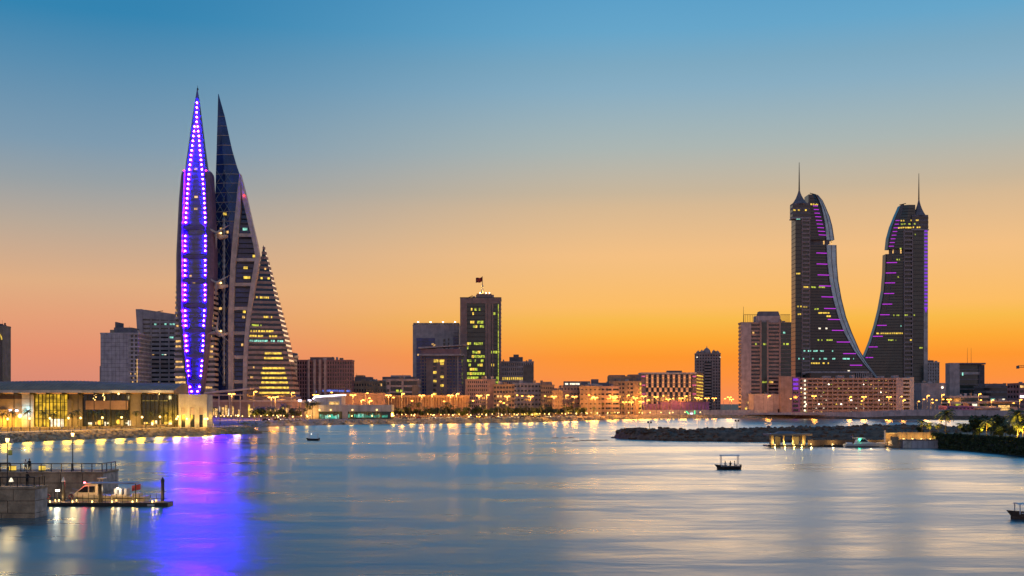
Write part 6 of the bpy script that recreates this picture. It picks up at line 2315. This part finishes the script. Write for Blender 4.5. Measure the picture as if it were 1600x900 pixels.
light('red_lamp_light', o, (ub(134), -1.4, 2.8), 70, (1.0, .05, .08), .1)
light('cabin_light', o, (ub(160), -1.5, 2.0), 40, (1.0, .62, .26), .2)
light('cockpit_light', o, (ub(188), -1.2, 2.0), 55, (1.0, .8, .55), .2)
bx('cockpit_lamp', o, M['lampwhite'], ub(183), ub(186), -.4, -.3, 1.9, 2.05)


# ------------------------------------------------------------------ small boats out on the bay
def canopy_boat(label, px, py, length, canopy, rz=0.0, people=0, mat='boat_dark', frame='wood'):
    dd = D(py)
    o = thing('canopy_boat', label, 'boat', (X(px, dd), dd, 0), rz)
    MB().loft(hull(length, 1.9, .72, .3, flip=1, draft=.35)).build('hull', M[mat], o)
    bx('deck', o, M['wood'], -length * .28, length * .42, -.7, .7, .3, .42)
    x0, x1 = -length * .38 * .9, length * .44
    for xx in (x0 + .1, x1 - .1):
        for yy in (-.72, .72):
            MB().tube([(xx, yy, .6), (xx, yy, canopy)], .065, 6).build('canopy_post', M['canvas'], o)
    rg = [[(x, -.9, canopy), (x, -.45, canopy + .13), (x, 0, canopy + .17), (x, .45, canopy + .13), (x, .9, canopy), (x, 0, canopy + .06)] for x in (x0 - .15, x0 + .1, (x0 + x1) / 2, x1 + .1)]
    MB().loft(rg).build('canopy', M['canvas'], o)
    for xx in (-length * .1, length * .12, length * .3):
        bx('bench', o, M['wood'], xx - .16, xx + .16, -.7, .7, .42, .72)
    m = MB().box(length * .5 - .05, length * .5 + .32, -.2, .2, .35, 1.0)
    m.tube([(length * .5 + .2, 0, .4), (length * .5 + .22, 0, -.5)], .08, 6)
    m.build('outboard_motor', M['metal_dark'], o)
    bx('gunwale', o, M['canvas'], -length * .3, length * .48, -.985, -.93, .7, .78)
    return o, dd


o, dd = canopy_boat('small dark boat with pale square canopy in the middle of the bay', 1138, 733.5, 4.6, 2.75)
for k, (xx, lab) in enumerate(((-.62, 'front'), (.42, 'middle'), (1.25, 'rear'))):
    person(lab + ' of three people sitting in the canopy boat', (o.location.x + xx, dd, .40), (.3, -.4, math.pi / 2)[k], 1.68, top=('cloth_pale', 'cloth_black', 'cloth_pale')[k], sit=True)
o, dd = canopy_boat('tiny dark boat with pale canopy off the sail towers', 489, 688.5, 4.2, 2.45)
MB().ball((-.4, -.95, 2.35), .12).build('canopy_lamp', M['lampwhite'], o)
o, dd = canopy_boat('brown wooden boat entering at the right edge', 1608, 811, 4.2, 1.7, 0, mat='wood')

# ------------------------------------------------------------------ breakwater details
def light_mast(label, px, pyt, dd, zb, h):
    o = thing('light_mast', label, 'mast', (X(px, dd), dd, zb), 0, 'short light masts on the breakwater')
    MB().tube([(0, 0, 0), (0, 0, h)], [.11, .08], 6).build('pole', M['metal_dark'], o)
    bx('cross_arm', o, M['metal_dark'], -.55, .55, -.05, .05, h - .06, h + .06)
    for sx_ in (-.5, .5):
        MB().loft([[(sx_ - .3, -.1, h - .1), (sx_ + .3, -.1, h - .1), (sx_ + .3, .3, h), (sx_ - .3, .3, h)], [(sx_ - .3, -.3, h + .5), (sx_ + .3, -.3, h + .5), (sx_ + .3, .1, h + .6), (sx_ - .3, .1, h + .6)]]).build('floodlight', M['metal_dark'], o)
    return o


light_mast('left light mast on the breakwater near its tip', 1015, 661, 430, 3.2, 2.9)
light_mast('right light mast on the breakwater, nearer the pavilion', 1151.5, 657, 424, 3.6, 3.2)

# lit boat pavilion
dd = 362.0
pv = thing('boat_pavilion', 'open boat pavilion with flat roof and golden lit columns', 'pavilion', (X(1231.5, dd), dd, 0))
sv = dd / F
def vu(px): return (px - 1231.5) * sv
def vz(py): return Z(py, dd)
bx('pontoon', pv, M['boat_dark'], vu(1198.5), vu(1288), -1.0, 6, -.3, vz(695.5))
MB().loft([[(vu(1199), -1.6, vz(680.4)), (vu(1267), -1.6, vz(680.4)), (vu(1267), 6.5, vz(680.4)), (vu(1199), 6.5, vz(680.4))], [(vu(1199), -1.6, vz(677.6)), (vu(1267), -1.6, vz(677.6)), (vu(1267), 6.5, vz(677.6)), (vu(1199), 6.5, vz(677.6))]]).build('roof', M['tan'], pv)
MB().loft([[(vu(1214), 0, vz(677.6)), (vu(1247), 0, vz(677.6)), (vu(1247), 5, vz(677.6)), (vu(1214), 5, vz(677.6))], [(vu(1220), 1.5, vz(674.6)), (vu(1242), 1.5, vz(674.6)), (vu(1242), 4, vz(674.6)), (vu(1220), 4, vz(674.6))]]).build('roof_lantern', M['dark_grey'], pv)
for px, wd in ((1204.5, 4.5), (1254.5, 4.5), (1224, 1.8), (1238, 1.8)):
    bx('column', pv, M['tan'], vu(px), vu(px + wd), .2, .2 + wd * sv, vz(695.5), vz(680.4))
for px in (1208, 1230, 1256):
    bx('rear_column', pv, M['tan'], vu(px), vu(px + 2), 5, 5.4, vz(695.5), vz(680.4))
for px in (1211, 1226.5, 1240.5, 1252.5):
    MB().lathe([(.12, 0), (.12, .12), (.2, .22)], 8, (vu(px), -.1, vz(695.5))).build('uplight', M['warm_lamp'], pv)
    light('uplight_lamp', pv, (vu(px), -.35, vz(695.5) + .9), 330, (1.0, .68, .16), .15)
bx('screen', pv, M['dark_grey'], vu(1214), vu(1223), 3, 3.2, vz(695.5), vz(683))
bx('screen', pv, M['dark_grey'], vu(1243), vu(1252), 3, 3.2, vz(695.5), vz(683))

# long low dock with wall lights and a motor boat
dd = 356.0
dk2 = thing('marina_dock', 'long low marina dock with warm wall lights below the breakwater', 'dock', (X(1330, dd), dd + 1.5, 0))
def nu(px): return (px - 1330) * dd / F
bx('pontoon', dk2, M['boat_dark'], nu(1289), nu(1400), -.2, 3.0, -.3, .62)
n = 26
for k in range(n):
    bx('wall_board', dk2, M['wood'], nu(1268 + k * 128 / n) + .02, nu(1268 + (k + 1) * 128 / n) - .02, 3.1, 3.25, .2, Z(687.5, dd + 4))
for px in (1272, 1306, 1361, 1391):
    MB().lathe([(.14, .62), (.1, .7), (.2, .85)], 8, (nu(px), 2.3, .05)).build('dock_light', M['warm_lamp'], dk2)
    light('dock_lamp', dk2, (nu(px), 1.7, 1.3), 260, (1.0, .62, .2), .15)
o = thing('motor_boat', 'white motor boat with teal light moored at the marina dock', 'boat', (X(1352, 354), 354.3, 0))
tu = lambda px: (px - 1352) * 354.3 / F
MB().loft(hull(tu(1385) - tu(1320), 3.1, 1.0, .6, flip=-1)).build('hull', M['boat_white'], o)
MB().slab([(tu(1336), 1.0), (tu(1339), 2.3), (tu(1343), 2.75), (tu(1350.5), 2.75), (tu(1358), 1.6), (tu(1370), 1.35), (tu(1370), 1.0)], -1.05, 1.05).build('cabin', M['boat_white'], o)
MB().slab([(tu(1343), 1.7), (tu(1344.5), 2.5), (tu(1350), 2.5), (tu(1355), 1.7)], -1.09, 1.09).build('cabin_window', M['glass'], o)
bx('hard_top', o, M['boat_white'], tu(1333), tu(1352), -1.2, 1.2, 2.75, 2.88)
m = MB()
for yy in (-.9, .9):
    m.tube([(tu(1331), yy, 1.1), (tu(1333), yy, 3.3), (tu(1338), yy, 3.4)], .07, 6)
m.box(tu(1331), tu(1339), -1, 1, 3.3, 3.42)
m.build('radar_arch', M['boat_dark'], o)
bx('stern_seat', o, M['canvas'], tu(1323), tu(1331), -.9, .9, .9, 1.5)
bx('waterline_stripe', o, M['boat_dark'], tu(1321), tu(1372), -1.57, -1.48, .25, .42)
MB().ball((tu(1342), -1.2, 2.5), .2).build('teal_lamp', M['green_glow'], o)
light('teal_light', o, (tu(1342), -1.9, 2.4), 14, (.1, 1.0, .6), .15)
light('deck_light', o, (tu(1361), -.2, 2.2), 60, (1.0, .6, .3), .15)

# terrace block with golden parapet
dd = 346.0
tb = thing('waterside_terrace', 'square waterside terrace with golden lit parapet and dark wall', 'terrace', (X(1440, dd), dd, 0))
def yu(px): return (px - 1440) * dd / F
def yz(py): return Z(py, dd)
bx('core', tb, M['dark_grey'], yu(1412), yu(1470), .4, 14, -1, yz(687.6))
for k in range(5):
    bx('wall_panel', tb, M['glass_green'] if False else M['grey'], yu(1424 + k * 9) + .04, yu(1433 + k * 9) - .04, 0, .4, -.5, yz(688))
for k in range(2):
    bx('end_panel', tb, M['stone_lit_side'], yu(1411.5 + 6.2 * k) + .02, yu(1411.5 + 6.2 * (k + 1)) - .02, -.05, .4, -.5, yz(688))  # stands for the brighter side face, its light put into the colour
bx('coping', tb, M['tan'], yu(1411), yu(1471), -.2, 14.2, yz(687.6), yz(686.8))
for k in range(9):
    bx('parapet_panel', tb, M['tan'], yu(1414 + 6.4 * k), yu(1414 + 6.4 * (k + 1)) - .05, 6, 6.35, yz(686.8), yz(686.8) + 2.0)
bx('rear_parapet', tb, M['tan'], yu(1399), yu(1440), 10, 10.4, yz(690), yz(686.8) + 1.7)
for px in (1402, 1410):
    light('rear_parapet_light', tb, (yu(px), 8.4, yz(686.8) + 1.0), 120, (1.0, .55, .1), .2)
bx('lit_edge', tb, M['win_warm'], yu(1399), yu(1448), 9.7, 9.95, yz(686.8) + 1.55, yz(686.8) + 1.72)
bx('gate_post', tb, M['white'], yu(1395.5), yu(1397.5), 8, 8.5, .3, yz(673.5))
MB().slab([(yu(1398), yz(683)), (yu(1411), yz(683)), (yu(1411), yz(697)), (yu(1402), yz(697))], 4, 4.4).build('ramp_wall', M['stone'], tb)
bx('low_quay', tb, M['stone'], yu(1396), yu(1411.4), 3, 12, -.5, yz(697))
for px in (1405, 1420, 1434, 1448, 1462):
    light('parapet_light', tb, (yu(px), 4.6, yz(686.8) + .6), 130, (1.0, .58, .10), .2)
    bx('parapet_lamp', tb, M['warm_lamp'], yu(px) - .2, yu(px) + .2, 4.4, 4.6, yz(686.8) + .02, yz(686.8) + .14)

# ------------------------------------------------------------------ garden on the right
hd_ = MB()
rnd = random.Random(9)
for i in range(len(gpts) - 2):
    a, b = gpts[i], gpts[i + 1]
    ln = (b - a).length
    for k in range(int(ln * 150)):
        f = rnd.random()
        p = a.lerp(b, f)
        q = rnd.random()
        back = rnd.uniform(-.3, 5.0)
        top = (4.35 - .012 * max(0, p.x - 118)) + .4 * noise.noise((p.x * .4, p.y * .4, 0)) + .25 * noise.noise((p.x * 1.7, p.y * 1.7, 3))
        if q < .6:
            pos = Vector((p.x + .5 * back * 0, p.y + rnd.uniform(-.4, .5) + .35 * noise.noise((p.x * .9, 4, q * 3)), rnd.uniform(-.1, top)))
            pos.y += pos.z * .35
        else:
            pos = Vector((p.x, p.y + 1.6 + back, top + rnd.uniform(-.5, .25)))
        u1 = Vector((rnd.gauss(0, 1), rnd.gauss(0, 1), rnd.gauss(0, 1))).normalized()
        u2 = u1.cross(Vector((rnd.gauss(0, 1), rnd.gauss(0, 1), rnd.gauss(0, 1)))).normalized()
        s1 = rnd.uniform(.16, .42)
        hd_.quad(pos - u1 * s1, pos - u2 * s1 * .6, pos + u1 * s1, pos + u2 * s1 * .6)
hedge = thing('hedge', 'thick dark green hedge covering the bank at the right edge', 'hedge', (0, 0, 0))
hd_.build('foliage', M['leaf_dark'], hedge)
core = MB()
rg = []
for p in gpts:
    rg.append([(p.x + .4, p.y + 1.2, -.5), (p.x + .4, p.y + 2.3, 3.6), (p.x + .4, p.y + 6.2, 3.6), (p.x + .4, p.y + 6.2, -.5)])
core.loft(rg).build('branch_mass', M['leaf_dark'], hedge)

GP_ = [palm_mesh(40 + k, 6.6, 30, 3.6, .95) for k in range(3)]
GT_ = [tree_mesh(60 + k, 6.0, 3.3, .5, 900, 'leaf_dark' if k != 1 else 'leaf') for k in range(4)]
gp = [(1441, 365, 667, 'short palm at the left end of the garden'), (1452.5, 362, 660, 'second garden palm from the left behind the terrace'), (1466, 360, 662, 'third garden palm from the left with yellow lit crown'), (1478, 356, 640, 'tall slender palm rising above the garden on the left'),
      (1500, 372, 661, 'small palm with lit fronds beside the gap of water'), (1541.5, 330, 655, 'bright yellow uplit palm in the middle of the garden'), (1590, 312, 640, 'tall palm at the right edge with dark crown'), (1592.5, 308, 658, 'left of the two uplit palms at the right edge'), (1598, 306, 660, 'right of the two uplit palms at the right edge'), (1578, 330, 655, 'dark palm with spreading fronds left of the uplit pair')]
for i, (px, dd, pyt, lab) in enumerate(gp):
    h = Z(pyt, dd) - GZ
    plant('palm', 'palm_tree', lab, 'palm tree', X(px, dd), dd, GZ, GP_[i % 3], max(h / 7.9, .42) if i else .6, i * 1.1, 'garden palms')
gt = [(1437, 372, 668, 'dark bush beside the short garden palm'), (1511, 356, 664, 'dark rounded tree right of the water gap'), (1522, 350, 657, 'broad dark tree left of the bright palm'), (1530, 352, 652, 'taller dark tree behind the bright palm'), (1552, 345, 655, 'dark tree just right of the bright palm'),
      (1562, 340, 652, 'pointed dark tree in the garden background'), (1571, 332, 664, 'olive coloured tree before the dark palm'), (1556, 322, 668, 'low brownish shrub right of the bright palm'), (1528, 330, 669, 'low brownish shrub left of the bright palm'), (1584, 320, 666, 'dark shrub behind the lit palms at the right'), (1604, 330, 655, 'dark tree cut by the right edge')]
for i, (px, dd, pyt, lab) in enumerate(gt):
    h = Z(pyt, dd) - GZ
    plant('tree', 'garden_tree', lab, 'tree', X(px, dd), dd, GZ, GT_[i % 4], max(h / 5.6, .4), i * 1.9, 'garden trees')
for i, (px, dd, p) in enumerate(((1454, 359, 260), (1467, 357, 420), (1541.5, 327.5, 1100), (1533, 326, 260), (1593, 305, 900), (1599, 303, 900), (1585, 312, 420), (1560, 318, 220), (1512, 333, 160), (1500, 369, 300), (1445, 362, 200), (1476, 350, 220))):
    o = thing('garden_uplight', ordinal(i + 1) + ' small warm ground light from the left in the garden', 'ground light', (X(px, dd), dd, GZ), 0, 'garden ground lights')
    MB().lathe([(.16, 0), (.16, .25), (.24, .4)], 8).build('housing', M['metal_dark'], o)
    MB().ball((0, 0, .42), .22, 8, 5, (1, 1, .5)).build('lens', M['warm_lamp'], o)
    light('uplight_lamp', o, (0, -.5, 1.5), p * 0.5, (1.0, .60, .06), .2)
    spot('palm_spot', o, (0, -1.6, .6), (0.3, 1.0, 4.0), p * 16.0, (1.0, .62, .06), 70)
